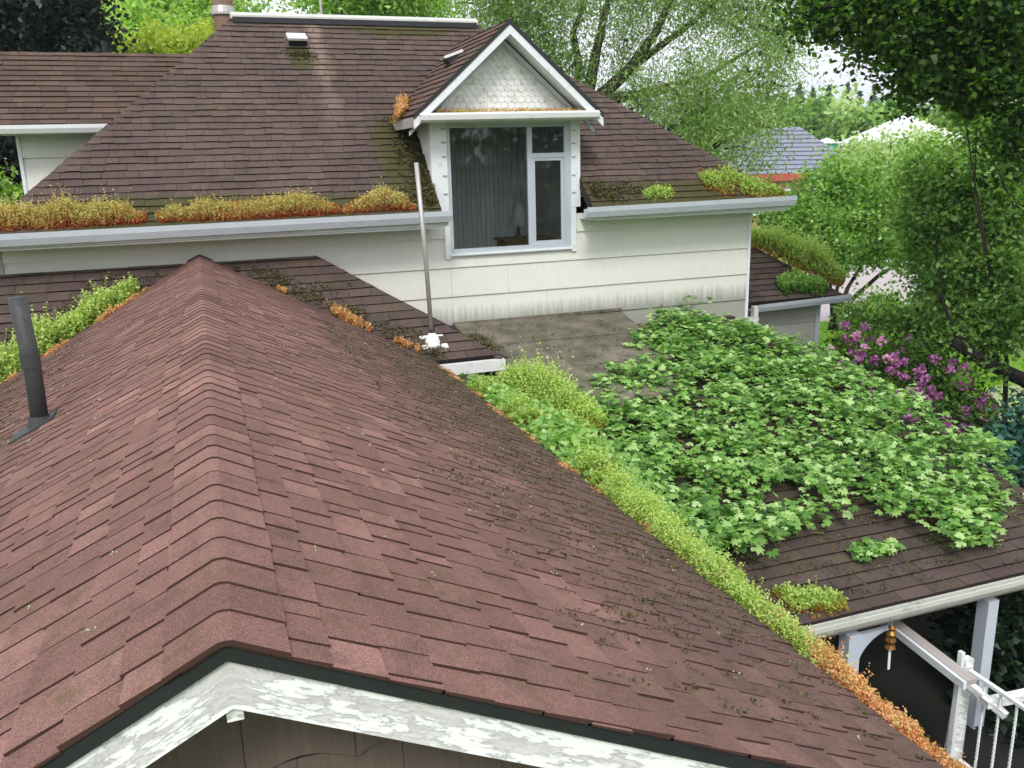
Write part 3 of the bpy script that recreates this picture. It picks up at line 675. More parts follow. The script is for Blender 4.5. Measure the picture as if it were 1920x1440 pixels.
one('soffit', M_TRIM, lambda m: m.box((-2.2, WE, .455), (.2, WYL, .47)), wing)

# ============================================================ NEAR GABLED WING
GX, GZ, GS, GW, GY0, GYV = -.045, -.984, .4986, 2.33, 1.79, 9.12
GE = GZ-GS*GW; gc = math.hypot(1, GS)
YW = WY-.04
near = thing('gabled_wing', (GX, 6, GROUND), 'near gabled wing with reddish brown shingle roof and peeling white rake boards', 'house wing')
G_SH = []
def red_t(c, t):
    d = abs(c.x-GX); far = min(1, max(0, (c.y-2)/6))
    return .2+t*.42-.2*min(1, d/2.2)+(.3 if t > .88 else 0)
PS = (GZ-GE)/(YW-GYV)                        # slope of the cross roof
groof = one('roof', M_UNDER, lambda m: m.box((GX-.02, GY0+.1, GZ-.2), (GX+.02, YW, GZ-.08)), near)
L_ = GW*gc
# right slope: a runs along +Y, b up the slope from the eave
roof_face(groof, [[(GY0-.030, 0), (GYV, 0), (YW, L_), (GY0-.030, L_)]], (GX+GW, 0, GE), (0, 1, 0), (-1, 0, GS), M_RED, e=.140, tab=(.125, .165), butt=.005, curl=.0045, near=1, gap=.004, deck=[[(GY0, 0), (GYV, 0), (YW, L_), (GY0, L_)]], individual=G_SH, seed=31, align=.25, tintf=red_t, jit=.006, thick=.05)
roof_face(groof, [[(-YW, L_), (-GYV, 0), (-GY0+.030, 0), (-GY0+.030, L_)]], (GX-GW, 0, GE), (0, -1, 0), (1, 0, GS), M_RED, e=.140, tab=(.125, .165), butt=.005, curl=.0045, near=-1, gap=.004, deck=[[(-YW, L_), (-GYV, 0), (-GY0, 0), (-GY0, L_)]], individual=G_SH, seed=32, align=.25, tintf=red_t, jit=.006, thick=.05)
fl_, fr_ = Vector((-1, 0, -GS)).normalized(), Vector((1, 0, -GS)).normalized()
caps(groof, (GX, GY0-.034, GZ+.006), (GX, YW, GZ+.006), fl_, fr_, M_RED, w=.150, e=.142, lift=.011)
# cross roof running along the house wall
H0X, H1X = 3.05, 1.27
pc_ = math.hypot(1, PS)
def C_(x, t): return (x, t*pc_)
YT = YW-GYV
croof = one('cross_roof', M_UNDER, lambda m: m.prism([(H0X, GYV, GE), (H0X, YW, GE), (H1X, YW, GZ-.08)], [(H0X-.1, GYV+.05, GE-.06), (H0X-.1, YW, GE-.06), (H1X, YW, GZ-.16)]), near)
tH = (GZ-.08-GE)/PS
roof_face(croof, [[C_(GX+GW, 0), C_(H0X, 0), C_(H1X, tH), C_(GX+.16, tH)], [C_(-5.2, 0), C_(GX-GW, 0), C_(GX-.16, tH), C_(-5.2, tH)]],
          (0, GYV, GE), (1, 0, 0), (0, 1, PS), M_DARK, e=.14, tab=(.22, .34), butt=.016, individual=G_SH, seed=33, thick=.05)
caps(croof, (H0X, GYV, GE), (H1X, YW, GZ-.08), (0, -1, -PS), (1, 0, -PS*.9), M_DARK, w=.10, name='hip_cap')
emit_shingles(G_SH, groof, 300)
# eaves
one('cross_gutter', M_WGUT, lambda m: m.box((2.27, GYV-.10, GE-.15), (3.08, GYV-.01, GE-.03)), near)
one('eave_fascia', M_PEEL, lambda m: m.box((GX+GW-.05, GY0+.05, GE-.16), (GX+GW-.02, GYV, GE-.02)), near)
one('side_wall', M_SIDE, lambda m: (m.box((1.95, 2.1, GROUND), (2.05, YW, GE+.05)), m.box((-2.15, 2.1, GROUND), (-2.05, YW, GE+.05)), m.box((2.05, GYV+.25, GROUND), (2.95, GYV+.35, GE-.02)), m.box((2.85, GYV+.35, GROUND), (2.95, YW, GE-.02)), m.box((-5.2, GYV+.3, GROUND), (-2.15, GYV+.4, GE+.05))), near)
# rake boards with peeling paint, black drip edge strip over them
def grake(m, y0, y1, top, wd, side, ext=.06):
    xe = GX+side*(GW+ext); A = (GX, GZ); B = (xe, GZ-GS*(GW+ext))
    pts = [(A[0], A[1]-top), (B[0], B[1]-top), (B[0], B[1]-top-wd), (A[0], A[1]-top-wd)]
    if side < 0: pts = pts[::-1]
    m.prism([(x, y0, z) for x, z in pts], [(x, y1, z) for x, z in pts])
for sd_ in (-1, 1):
    one('rake_board', M_PEEL, lambda m: grake(m, GY0-.012, GY0+.024, .028, .135, sd_), near)
    one('drip_edge', M_BLACK, lambda m: (grake(m, GY0-.022, GY0-.014, .003, .038, sd_), grake(m, GY0-.022, GY0-.001, .001, .003, sd_)), near)
    one('soffit', M_WOODG, lambda m: grake(m, GY0+.024, 2.08, .06, .02, sd_), near)
one('ridge_beam', M_PEEL, lambda m: m.box((GX-.016, GY0+.004, GZ-.205), (GX+.02, 2.1, GZ-.165)), near)
one('lookout', M_PEEL, lambda m: m.box((GX-.44, GY0+.005, GZ-.44), (GX-.37, 2.1, GZ-.375)), near)
# gable wall with wide brown shingles, wavy butts
gwall = one('gable_wall', M_UNDER, lambda m: m.prism([(GX-GW+.1, 2.09, -5.3), (GX+GW-.1, 2.09, -5.3), (GX+GW-.1, 2.09, GE-.0), (GX, 2.09, GZ-.06), (GX-GW+.1, 2.09, GE-.0)], [(GX-GW+.1, 2.2, -5.3), (GX+GW-.1, 2.2, -5.3), (GX+GW-.1, 2.2, GE-.0), (GX, 2.2, GZ-.06), (GX-GW+.1, 2.2, GE-.0)]), near)
gp = [(GX-GW, -5.3), (GX+GW, -5.3), (GX+GW, GE-.02), (GX, GZ-.07), (GX-GW, GE-.02)]
zz = GZ-1.9; k = 0
while zz < GZ:
    xx = GX-GW-.1-(k % 2)*.13
    while xx < GX+GW:
        wv = .285; top_ = zz+.21
        low = [(xx+wv*i/6+.001*(1-i/3), zz+.04*math.sin(math.pi*(i/6))) for i in range(7)]
        sh = low+[(xx+wv-.001, top_), (xx+.001, top_)]
        q = clip_convex(sh, gp)
        if len(q) > 2 and abs(area(q)) > .002:
            m = MB(); m.prism([(x, 2.086-.022*(1-(y-zz)/.22)-.003, y) for x, y in q], [(x, 2.089, y) for x, y in q], rnd.random()); m.build('wall_shingle', M_SHAKE, gwall)
        xx += wv
    zz += .19; k += 1

# dark vent pipe on the left slope
vp = thing('vent_pipe', (-1.04, 5.70, -1.50), 'thick dark grey vent pipe standing on the left slope of the near roof', 'vent pipe')
one('pipe', M_PLASTIC, lambda m: m.tube([(-1.04, 5.70, -1.56), (-1.03, 5.70, -1.1), (-1.05, 5.70, -.70)], .050, 16), vp, smooth=True)
one('hub', M_PLASTIC, lambda m: m.tube([(-1.035, 5.70, -1.12), (-1.037, 5.70, -1.03)], .055, 16), vp)
one('flashing', M_PLASTIC, lambda m: (m.prism([(-1.20, 5.58, -1.538), (-.95, 5.58, -1.413), (-.95, 5.8, -1.413), (-1.20, 5.8, -1.538)], [(-1.20, 5.58, -1.555), (-.95, 5.58, -1.430), (-.95, 5.8, -1.430), (-1.20, 5.8, -1.555)]), m.tube([(-1.04, 5.70, -1.54), (-1.04, 5.70, -1.42)], [.085, .056], 14)), vp)
# slim mast with white boot on the cross roof
mz = GE+PS*(9.36-GYV)
mast = thing('service_mast', (2.31, 9.36, mz), 'slim grey conduit mast rising from a white boot at the corner of the cross roof', 'mast')
one('conduit', M_STEEL, lambda m: m.tube([(2.33, 9.36, mz-.05), (2.30, 9.36, mz+1.0), (2.25, 9.36, mz+1.97)], .026, 10), mast, smooth=True)
one('boot', M_WHITE, lambda m: (m.tube([(2.33, 9.36, mz-.03), (2.33, 9.36, mz+.05), (2.33, 9.36, mz+.11)], [.10, .075, .035], 12),
     m.prism([(2.20, 9.22, mz-.085), (2.50, 9.22, mz-.085), (2.46, 9.52, mz+.125), (2.20, 9.52, mz+.125)], [(2.20, 9.22, mz-.10), (2.50, 9.22, mz-.10), (2.46, 9.52, mz+.11), (2.20, 9.52, mz+.11)])), mast)
one('clamp', M_PLASTIC, lambda m: m.tube([(2.33, 9.36, mz+.11), (2.33, 9.36, mz+.15)], .036, 10), mast)

# ============================================================ FLAT ROOF LEAN-TO
leanto = thing('flat_roof', (4.2, 9.7, -2.3), 'low grey mossy rolled-roofing section against the cream house wall', 'flat roof')
# (x, y, z) corners: wall side then outer side
def flatroof(m):
    P = [(2.96, YW+.02, -2.03), (5.38, YW+.02, -2.07), (5.34, 9.6, -2.29), (4.75, 8.1, -2.50), (2.96, 8.0, -2.51)]
    m.prism([P[0], P[1], P[2], P[3], P[4]][::-1], [(x, y, z-.10) for x, y, z in P][::-1])
one('roof_sheet', M_FLAT, flatroof, leanto)
for ya, yb in ((9.9, 9.86), (9.05, 9.01)):
    one('lap_seam', M_FLAT, lambda m: m.prism([(2.97, ya, -2.03-.175*(YW-ya)+.010), (5.2, ya+.02, -2.05-.175*(YW-ya)+.010), (5.2, yb, -2.05-.175*(YW-yb)+.010), (2.97, yb, -2.03-.175*(YW-yb)+.010)][::-1],
        [(2.97, ya, -2.06-.175*(YW-ya)), (5.2, ya+.02, -2.08-.175*(YW-ya)), (5.2, yb, -2.08-.175*(YW-yb)), (2.97, yb, -2.06-.175*(YW-yb))][::-1]), leanto)
one('wall_flashing', M_FLAT, lambda m: m.box((2.96, YW-.02, -2.06), (5.38, YW+.005, -2.025)), leanto)

# ============================================================ PORCH
porch = thing('covered_porch', (4.6, 7.6, GROUND), 'low porch roof in the corner of the house smothered in green vine, on white posts', 'porch')
def pz(y, d=0): return -2.28-.18*(10.73-y)+d
proof = one('roof', M_UNDER, lambda m: m.prism([(2.05, 4.7, pz(4.7)), (7.15, 4.7, pz(4.7)), (7.15, YW, pz(YW)), (2.05, YW, pz(YW))], [(2.05, 4.7, pz(4.7)-.1), (7.15, 4.7, pz(4.7)-.1), (7.15, YW, pz(YW)-.1), (2.05, YW, pz(YW)-.1)]), porch)
P_SH = []; pq = math.hypot(1, .18)
roof_face(proof, [[(2.05, 0), (7.15, 0), (7.15, (YW-4.7)*pq), (2.05, (YW-4.7)*pq)]], (0, 4.7, pz(4.7)), (1, 0, 0), (0, 1, .18), M_DARK, e=.14, tab=(.22, .34), butt=.014, individual=P_SH, seed=41, under=False)
P_SH.sort(key=lambda q: abs(q[1][0].x-5.0)+abs(q[1][0].y-5.2))
for i, q in enumerate(P_SH): P_SH[i] = (i,)+q[1:]
emit_shingles(P_SH, proof, 260)
gutter('gutter', (2.2, 4.69, pz(4.7)-.075), (7.2, 4.69, pz(4.7)-.075), M_CGUT, porch, .085, .09)
one('beam', M_WOODG, lambda m: m.box((2.2, 4.77, pz(4.7)-.20), (7.1, 4.86, pz(4.7)-.11)), porch)
one('edge_board', M_BLACK, lambda m: m.box((7.15, 4.7, -3.46), (7.18, 4.9, -3.2)), porch)
for px_ in (4.36, 5.74):
    one('post', M_POST, lambda m: m.box((px_-.055, 4.715, -4.75), (px_+.055, 4.825, pz(4.7)-.202)), porch)
def bracket(m):
    pts = [(4.415+.32*(1-math.cos(a)), -3.93+.32*math.sin(a)) for a in np.linspace(0, math.pi/2, 9)]
    pts2 = [(4.415, -3.60)] + [(x, z) for x, z in pts]+[(4.735, -3.60)]
    for i in range(len(pts)-1):
        (x0, z0), (x1, z1) = pts[i], pts[i+1]
        m.prism([(x0, 4.745, z0), (x1, 4.745, z1), (x1, 4.745, -3.60), (x0, 4.745, -3.60)], [(x0, 4.79, z0), (x1, 4.79, z1), (x1, 4.79, -3.60), (x0, 4.79, -3.60)])
one('arch_bracket', M_POST, bracket, porch)
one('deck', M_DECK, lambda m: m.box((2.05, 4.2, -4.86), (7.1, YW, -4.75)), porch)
ta, tb = Vector((4.99, 5.20, -3.72)), Vector((4.87, 4.10, -3.72))
one('tie_beam', M_WOODG, lambda m: m.bar(ta, tb, .09, .04), porch)
one('tie_beam_edge', M_TRIM, lambda m: m.bar(ta+Vector((-.06, 0, -.015)), tb+Vector((-.06, 0, -.015)), .026, .06), porch)
one('wall', M_SIDE, lambda m: m.box((2.06, 7.0, -4.75), (6.4, 7.08, -3.1)), porch)

# railing and gate at the porch corner
rail = thing('porch_railing', (5.0, 3.6, -4.9), 'worn white iron railing with twisted balusters below the porch corner', 'railing')
rx = 5.08
one('gate_post', M_PEEL, lambda m: m.prism([(rx-.07, 4.34, -4.75), (rx+.07, 4.34, -4.75), (rx+.05, 4.32, -3.72), (rx-.03, 4.32, -3.72)], [(rx-.07, 4.40, -4.75), (rx+.07, 4.40, -4.75), (rx+.05, 4.38, -3.72), (rx-.03, 4.38, -3.72)]), rail)
one('gate_stile', M_TRIM, lambda m: m.box((rx-.11, 4.29, -4.6), (rx-.08, 4.33, -3.62)), rail)
one('cross_board', M_PEEL, lambda m: m.bar((rx-.06, 4.10, -3.93), (rx+.42, 4.02, -3.90), .07, .06), rail)
one('latch_board', M_PEEL, lambda m: m.bar((rx-.05, 4.32, -3.86), (rx+.02, 3.98, -3.98), .05, .05), rail)
one('top_rail', M_TRIM, lambda m: m.bar((rx, 4.30, -3.80), (rx, 2.6, -3.84), .035, .025), rail)
one('bottom_rail', M_TRIM, lambda m: m.bar((rx, 4.30, -4.58), (rx, 2.6, -4.6), .035, .025), rail)
def twist(m, x, y, z0, z1, r=.009):
    n = 60; base = len(m.v)
    for i in range(n+1):
        a = i*.55 if 8 < i < n-8 else (8*.55 if i <= 8 else (n-8)*.55); zz = z0+(z1-z0)*i/n
        for q in range(4):
            b = a+q*math.pi/2; rr = r*1.25
            m.v.append((x+rr*math.cos(b), y+rr*math.sin(b), zz))
    for i in range(n):
        for q in range(4):
            j = (q+1) % 4; m.f.append((base+4*i+q, base+4*i+j, base+4*i+4+j, base+4*i+4+q)); m.t.append(.5)
for i in range(11):
    y_ = 4.16-i*.135
    one('baluster', M_TRIM, lambda m: twist(m, rx, y_, -4.58, -3.81), rail)
# hanging copper bird feeder
bf = thing('bird_feeder', (4.63, 4.63, -3.6), 'copper lantern bird feeder hanging under the white porch gutter', 'bird feeder')
one('hanger', M_STEEL, lambda m: m.tube([(4.63, 4.64, pz(4.7)-.10), (4.63, 4.64, pz(4.7)-.16)], .004, 5), bf)
one('body', M_COPPER, lambda m: m.tube([(4.63, 4.64, z_) for z_ in (-3.50, -3.52, -3.545, -3.57, -3.60, -3.63, -3.66, -3.69, -3.70)], [.008, .03, .018, .038, .03, .04, .028, .042, .01], 12), bf)
one('tail', M_TRIM, lambda m: m.bar((4.63, 4.64, -3.70), (4.635, 4.64, -3.88), .022, .006, up=(0, 1, 0)), bf)

# ============================================================ RIGHT SIDE EXTENSION
ext = thing('side_extension', (8.6, 12.3, GROUND), 'low extension beyond the right corner with mossy brown roof and pale wall', 'house wing')
EXY = 11.75; EXZ = -2.33
X_SH = []
exr = one('roof', M_UNDER, lambda m: (m.prism([(7.45, 13.3, -1.36), (8.75, 13.3, -1.36), (10.4, 15.0, EXZ), (7.45, 15.0, EXZ)], [(7.45, 13.3, -1.46), (8.75, 13.3, -1.46), (10.4, 15.0, EXZ-.1), (7.45, 15.0, EXZ-.1)]),
     m.prism([(8.75, 13.3, -1.36), (10.02, EXY, EXZ), (10.02, 15.0, EXZ)], [(8.75, 13.3, -1.46), (9.95, EXY, EXZ-.1), (9.95, 15.0, EXZ-.1)])), ext)
es = (-1.36-EXZ)/(13.3-EXY); ec = math.hypot(1, es)
roof_face(exr, [[(7.46, 0), (10.02, 0), (8.75, (13.3-EXY)*ec), (7.46, (13.3-EXY)*ec)]], (0, EXY, EXZ), (1, 0, 0), (0, 1, es), M_DARK, e=.14, tab=(.22, .34), butt=.016, individual=X_SH, seed=51)
emit_shingles(X_SH, exr, 160)
caps(exr, (10.02, EXY, EXZ), (8.75, 13.3, -1.36), (0, -1, -es), (1, 0, -es), M_DARK, w=.11, name='hip_cap')
gutter('gutter', (8.28, EXY-.01, EXZ-.14), (10.10, EXY-.01, EXZ-.10), M_GUT, ext, .12, .11)
one('gutter_end', M_WHITE, lambda m: (m.box((8.02, EXY-.10, EXZ-.30), (8.30, EXY+.02, EXZ-.22)), m.box((8.20, EXY-.11, EXZ-.22), (8.28, EXY-.02, EXZ-.04))), ext)
ewall = one('wall', M_SIDE, lambda m: (m.box((7.5, 12.0, GROUND), (9.72, 12.08, EXZ-.06)), m.box((9.64, 12.08, GROUND), (9.72, 15, EXZ-.06))), ext)
for k in range(5):
    zb = EXZ-.45-.37*k
    one('siding_board', M_SIDE, lambda m: m.prism([(7.5, 11.974, zb), (9.66, 11.974, zb), (9.66, 11.995, zb+.38), (7.5, 11.995, zb+.38)], [(7.5, 11.999, zb), (9.66, 11.999, zb), (9.66, 11.999, zb+.38), (7.5, 11.999, zb+.38)]), ewall)
one('corner_board', M_GUT, lambda m: m.box((9.66, 11.96, GROUND), (9.75, 12.10, EXZ-.10)), ext)
one('corner_board', M_TRIM, lambda m: m.box((8.10, 11.96, GROUND), (8.17, 11.972, EXZ-.10)), ext)
one('soffit', M_TRIM, lambda m: m.box((8.2, EXY, EXZ-.12), (9.98, 12.0, EXZ-.105)), ext)
tag(one('clothes_post', M_TRIM, lambda m: m.tube([(9.6, 14.2, GROUND), (9.6, 14.2, -.95)], .045, 8)), 'pale slim post standing behind the right corner of the house', 'post')

# ============================================================ BEYOND: NEIGHBOURS
nb = thing('neighbour_house', (28, 45, GROUND), 'neighbouring house with blue grey hipped roof and red fascia beyond the trees', 'house')
A_ = (27.84, 42.00, -1.11); B_ = (36.87, 42.00, -1.20); C1 = (33.17, 46.00, 1.52); D1 = (35.10, 46.00, 1.49)
one('roof', M_NROOF, lambda m: (m.prism([A_, B_, D1, C1], [(A_[0], A_[1]+.2, A_[2]-.2), (B_[0], B_[1]+.2, B_[2]-.2), (D1[0], D1[1], D1[2]-.3), (C1[0], C1[1], C1[2]-.3)]),
    m.prism([B_, (B_[0], 51, B_[2]), D1], [(B_[0], B_[1], B_[2]-.2), (B_[0], 51, B_[2]-.2), (D1[0], D1[1], D1[2]-.3)]), m.prism([A_, C1, (A_[0], 51, A_[2])], [(A_[0], A_[1], A_[2]-.2), (C1[0], C1[1], C1[2]-.3), (A_[0], 51, A_[2]-.2)]),
    m.prism([C1, D1, (B_[0], 51, B_[2]), (A_[0], 51, A_[2])], [(C1[0], C1[1], C1[2]-.3), (D1[0], D1[1], D1[2]-.3), (B_[0], 51, B_[2]-.2), (A_[0], 51, A_[2]-.2)])), nb)
for q in range(11):
    t_ = q/11.; a0 = Vector(A_).lerp(Vector(C1), t_); b0 = Vector(B_).lerp(Vector(D1), t_); one('roof_course', M_NROOF, lambda m: m.bar(a0+Vector((0, -.01, .03)), b0+Vector((0, -.01, .03)), .10, .03), nb)
one('fascia', M_NRED, lambda m: m.box((A_[0]-.1, A_[1]-.08, A_[2]-.42), (B_[0]+.1, A_[1]-.003, A_[2]-.02)), nb)
nw = one('wall', M_NWALL, lambda m: m.box((A_[0]+.5, A_[1]+.4, GROUND), (B_[0]-.5, 50.5, A_[2]-.1)), nb)
for q in range(3):
    x_ = A_[0]+1.1+q*2.1; one('window', M_TRIM, lambda m: m.box((x_, A_[1]+.33, -3.4), (x_+1.0, A_[1]+.395, -2.0)), nb)
    one('pane', M_GLASS, lambda m: m.box((x_+.08, A_[1]+.31, -3.3), (x_+.92, A_[1]+.325, -2.1)), nb)
wb = thing('white_building', (42, 58, GROUND), 'far building with a broad white gabled roof right of the blue grey roof', 'building')
A2 = (46.20, 56.00, 0.61); B2 = (56.33, 60.00, 2.88); C2 = (60.46, 56.00, 0.27)
one('roof', M_WROOF, lambda m: (m.prism([A2, (B2[0]-4, B2[1]-4, A2[2]-.2), (B2[0], B2[1], B2[2])], [(A2[0], A2[1], A2[2]-.2), (B2[0]-4, B2[1]-4, A2[2]-.4), (B2[0], B2[1], B2[2]-.2)]),
    m.prism([(A2[0], 56, A2[2]), (C2[0], 56, C2[2]), B2], [(A2[0], 56.2, A2[2]-.2), (C2[0], 56.2, C2[2]-.2), (B2[0], B2[1], B2[2]-.2)])), wb)
one('wall', M_CREAM, lambda m: m.box((A2[0]+.4, 56.6, GROUND), (C2[0]-.4, 64, A2[2]-.1)), wb)
tq = (40.91, 50.00, 0.41)
shed = thing('turquoise_shed', (tq[0], 50.5, GROUND), 'small turquoise shed standing between the blue roof and the white roof', 'shed')
one('wall', M_TEALP, lambda m: m.box((tq[0]-.5, 50, GROUND), (tq[0]+.5, 51, tq[2]+.1)), shed)
one('roof', M_WROOF, lambda m: m.prism([(tq[0]-.9, 49.8, tq[2]+.12), (tq[0]+.7, 49.8, tq[2]+.12), (tq[0]-.1, 50.5, tq[2]+.5)], [(tq[0]-.9, 51.2, tq[2]+.12), (tq[0]+.7, 51.2, tq[2]+.12), (tq[0]-.1, 50.6, tq[2]+.5)]), shed)

# ============================================================ TREES
GR = GROUND
tree('pale_green_tree', 'sunlit yellow green tree filling the gap above the left wing roof', 'tree', (1.5, 27, GR),
     [(-0.44, 26.00, 3.49, 1.54, 0.98), (-1.53, 27.00, 4.13, 0.85, 0.85), (0.78, 26.00, 3.78, 0.85, 0.85), (0.21, 27.00, 4.72, 1.59, 0.87), (-1.09, 25.00, 3.03, 1.07, 0.47), (0.30, 25.00, 2.98, 0.82, 0.48)], L_BRIGHT, size=.085, leaves=36000, cluster=.6, trunk_r=.25, tint_shift=.22)
tree('yellow_shrub', 'low yellow green hedge shrub just above the left wing ridge', 'shrub', (.2, 21, GR), [(-0.39, 20.00, 2.23, 1.08, 0.32), (0.44, 20.00, 2.34, 0.55, 0.33), (-2.33, 20.00, 2.30, 0.52, 0.19)], L_YEL, size=.05, leaves=16000, cluster=.3, trunk_r=.12)
tree('dark_plum_tree', 'nearly black plum tree at the top left corner of the view', 'tree', (-3.5, 19, GR), [(-2.35, 18.00, 2.63, 1.02, 0.65), (-1.63, 18.00, 2.39, 0.52, 0.38), (-3.20, 18.00, 2.44, 0.73, 0.55), (-1.86, 18.00, 3.16, 0.74, 0.37)], L_PLUM, M_BARKD, size=.06, leaves=20000, cluster=.35, trunk_r=.2)
tree('dark_shrub', 'dark evergreen shrub left of the rear wing wall', 'shrub', (-3.2, 14.5, GR), [(-2.47, 14.00, 0.18, 0.26, 0.44), (-3.07, 15.00, 0.35, 0.47, 0.47)], L_PLUM, M_BARKD, size=.06, leaves=4000, cluster=.25, trunk_r=.08)
tree('light_green_bush', 'bright green bush low at the left edge below the dark shrub', 'shrub', (-2.9, 13.2, GR), [(-2.36, 13.00, -0.30, 0.19, 0.21), (-2.64, 13.00, -0.35, 0.34, 0.27)], L_BRIGHT, size=.05, leaves=2500, cluster=.2, trunk_r=.05)
tree('garden_tree', 'fresh green tree rising behind the main ridge', 'tree', (6, 31, GR),
     [(5.02, 30.00, 4.94, 1.03, 0.68), (6.42, 30.00, 5.06, 1.39, 0.87), (7.84, 30.00, 5.02, 1.06, 1.06), (6.13, 30.00, 6.08, 2.57, 1.03), (3.80, 30.00, 6.29, 1.50, 0.75)], L_BRIGHT, size=.09, leaves=22000, cluster=.7, trunk_r=.2, tint_shift=.12)
# willow with explicit limbs
def lim(r0, r1, *p): return (r0, r1)+p
wl = [lim(.20, .05, (8.16, 18.00, -0.39), (8.17, 18.00, 1.19), (8.42, 18.00, 2.27), (8.80, 18.00, 3.66)),
      lim(.17, .05, (8.23, 18.00, 1.08), (9.19, 18.00, 1.85), (9.83, 18.00, 2.62), (10.40, 18.00, 3.72)),
      lim(.13, .03, (8.31, 17.50, 1.15), (9.58, 17.50, 1.37), (10.76, 17.50, 1.64), (12.10, 17.50, 2.33)),
      lim(.11, .03, (8.27, 18.50, 1.67), (8.08, 18.50, 2.65), (8.53, 18.50, 3.63)),
      lim(.09, .03, (9.19, 18.00, 1.85), (10.76, 18.00, 2.86), (11.95, 18.00, 3.78)),
      lim(.08, .02, (9.46, 17.00, 0.03), (10.47, 17.00, 1.00), (11.11, 17.00, 1.55), (12.05, 17.00, 1.88)),
      lim(.09, .03, (7.33, 19.00, 2.04), (6.74, 19.00, 3.23), (6.52, 19.00, 3.86))]
wblobs = [(6.50, 19.00, 3.22, 1.03, 0.69), (7.08, 18.00, 2.57, 0.78, 0.78), (7.67, 18.00, 1.73, 0.68, 0.68), (6.98, 18.00, 3.59, 1.53, 0.55), (9.17, 18.00, 3.57, 1.36, 0.63), (11.14, 18.00, 3.53, 1.29, 0.71), (9.06, 18.00, 2.39, 0.63, 0.52),
          (11.72, 17.00, 2.95, 0.91, 0.68), (9.61, 16.00, 0.94, 0.97, 0.81), (9.06, 17.00, 1.12, 0.89, 0.56), (10.42, 15.50, 0.60, 0.75, 0.64), (9.38, 15.00, 0.10, 0.82, 0.41), (11.09, 16.00, 1.56, 0.77, 0.66), (8.61, 15.50, 0.42, 0.62, 0.47), (11.56, 16.00, 2.39, 0.54, 0.65), (10.32, 17.00, 1.76, 0.68, 0.45)]
tree('willow_tree', 'tall feathery grey green willow with long dark limbs right of the dormer', 'tree', (9.5, 18.3, GR), wblobs, L_WILLOW, M_BARK, size=.055, leaves=60000, cluster=.55, per=45, trunk_r=.24, limbs=wl, aspect=.3, droop=.9, upb=.2, stretchz=1.5)
# overhanging maple, right
ml = [lim(.16, .05, (11.11, 9.00, 0.16), (10.11, 9.00, 1.03), (8.84, 9.00, 1.39), (7.54, 9.00, 1.54)),
      lim(.12, .04, (11.12, 9.00, 0.09), (10.35, 9.00, 0.71), (9.41, 9.00, 0.96), (8.66, 9.00, 0.83)),
      lim(.10, .03, (10.81, 9.00, 1.30), (10.01, 9.00, 1.67), (9.10, 9.00, 1.95)),
      lim(.26, .18, (11.71, 8.60, -4.79), (11.08, 8.80, -1.62), (10.88, 9.00, 1.17))]
mbl = [(7.48, 9.50, 1.58, 0.39, 0.18), (7.68, 9.00, 1.66, 0.57, 0.22), (7.95, 9.00, 1.28, 0.48, 0.19), (8.82, 9.00, 1.51, 0.59, 0.39), (9.31, 8.50, 1.45, 0.57, 0.51), (8.73, 9.00, 0.96, 0.50, 0.27), (9.45, 9.00, 0.70, 0.41, 0.24), (8.27, 9.00, 2.04, 0.96, 0.32), (9.58, 8.50, 0.79, 0.39, 0.39), (8.90, 9.50, 0.64, 0.21, 0.10), (7.60, 9.50, 2.04, 0.59, 0.26), (9.78, 8.50, 0.09, 0.30, 0.40)]
tree('dark_maple', 'dark maple reaching across the top right corner with its leafy boughs', 'tree', (13.3, 8.7, GR), mbl, L_MAPLE, M_BARKD, size=.043, leaves=34000, cluster=.26, per=26, trunk_r=.25, limbs=ml, aspect=.75, upb=1.2)
tree('lime_sapling', 'lime green sapling crown glowing in front of the dark maple', 'tree', (12.2, 10.2, GR), [(10.59, 10.00, 1.14, 0.26, 0.17), (10.29, 10.00, 0.85, 0.21, 0.18), (10.48, 10.00, 0.57, 0.30, 0.19)], L_BRIGHT, size=.05, leaves=2200, cluster=.2, trunk_r=.04)
# big olive-green shrub tree, right middle
sb = [(11.95, 11.00, -0.45, 0.77, 0.69), (11.65, 11.50, -1.05, 0.71, 0.62), (11.99, 10.50, -1.43, 0.76, 0.76), (11.61, 11.00, -2.06, 0.70, 0.70), (11.79, 10.00, -2.37, 0.66, 0.66), (11.84, 12.00, -0.45, 0.55, 0.55), (11.64, 10.50, -2.87, 0.69, 0.43), (12.18, 11.00, 0.29, 0.60, 0.51), (11.87, 12.00, -1.72, 0.37, 0.56), (11.47, 11.00, -2.76, 0.53, 0.44), (12.31, 10.50, -0.62, 0.50, 0.76)]
sl_ = [lim(.13, .09, (12.72, 9.60, -4.02), (11.97, 9.80, -3.56), (11.38, 10.00, -3.27), (10.89, 10.20, -2.92)),
       lim(.05, .015, (11.61, 10.00, -3.38), (11.88, 10.60, -2.20), (12.07, 11.00, -0.87)), lim(.035, .01, (11.01, 10.20, -3.00), (10.96, 10.60, -2.31), (11.14, 11.00, -1.42))]
tree('leaning_garden_tree', 'broad mid green tree with a thick dark leaning trunk at the right edge', 'tree', (12.6, 8.9, GR), sb, L_OLIVE, M_BARKD, size=.052, leaves=46000, cluster=.30, per=32, shell=.7, trunk_r=.12, limbs=sl_, upb=1.0)
tree('pale_leafed_tree', 'pale washed green tree in front of the white roof', 'tree', (21, 19, GR), [(16.92, 19.00, -0.32, 0.84, 0.49), (17.08, 18.00, -0.72, 0.82, 0.68), (16.27, 19.00, -0.84, 0.42, 0.42), (18.50, 19.00, -0.15, 0.65, 0.43)], L_PALE, size=.075, leaves=9000, cluster=.45, trunk_r=.1)
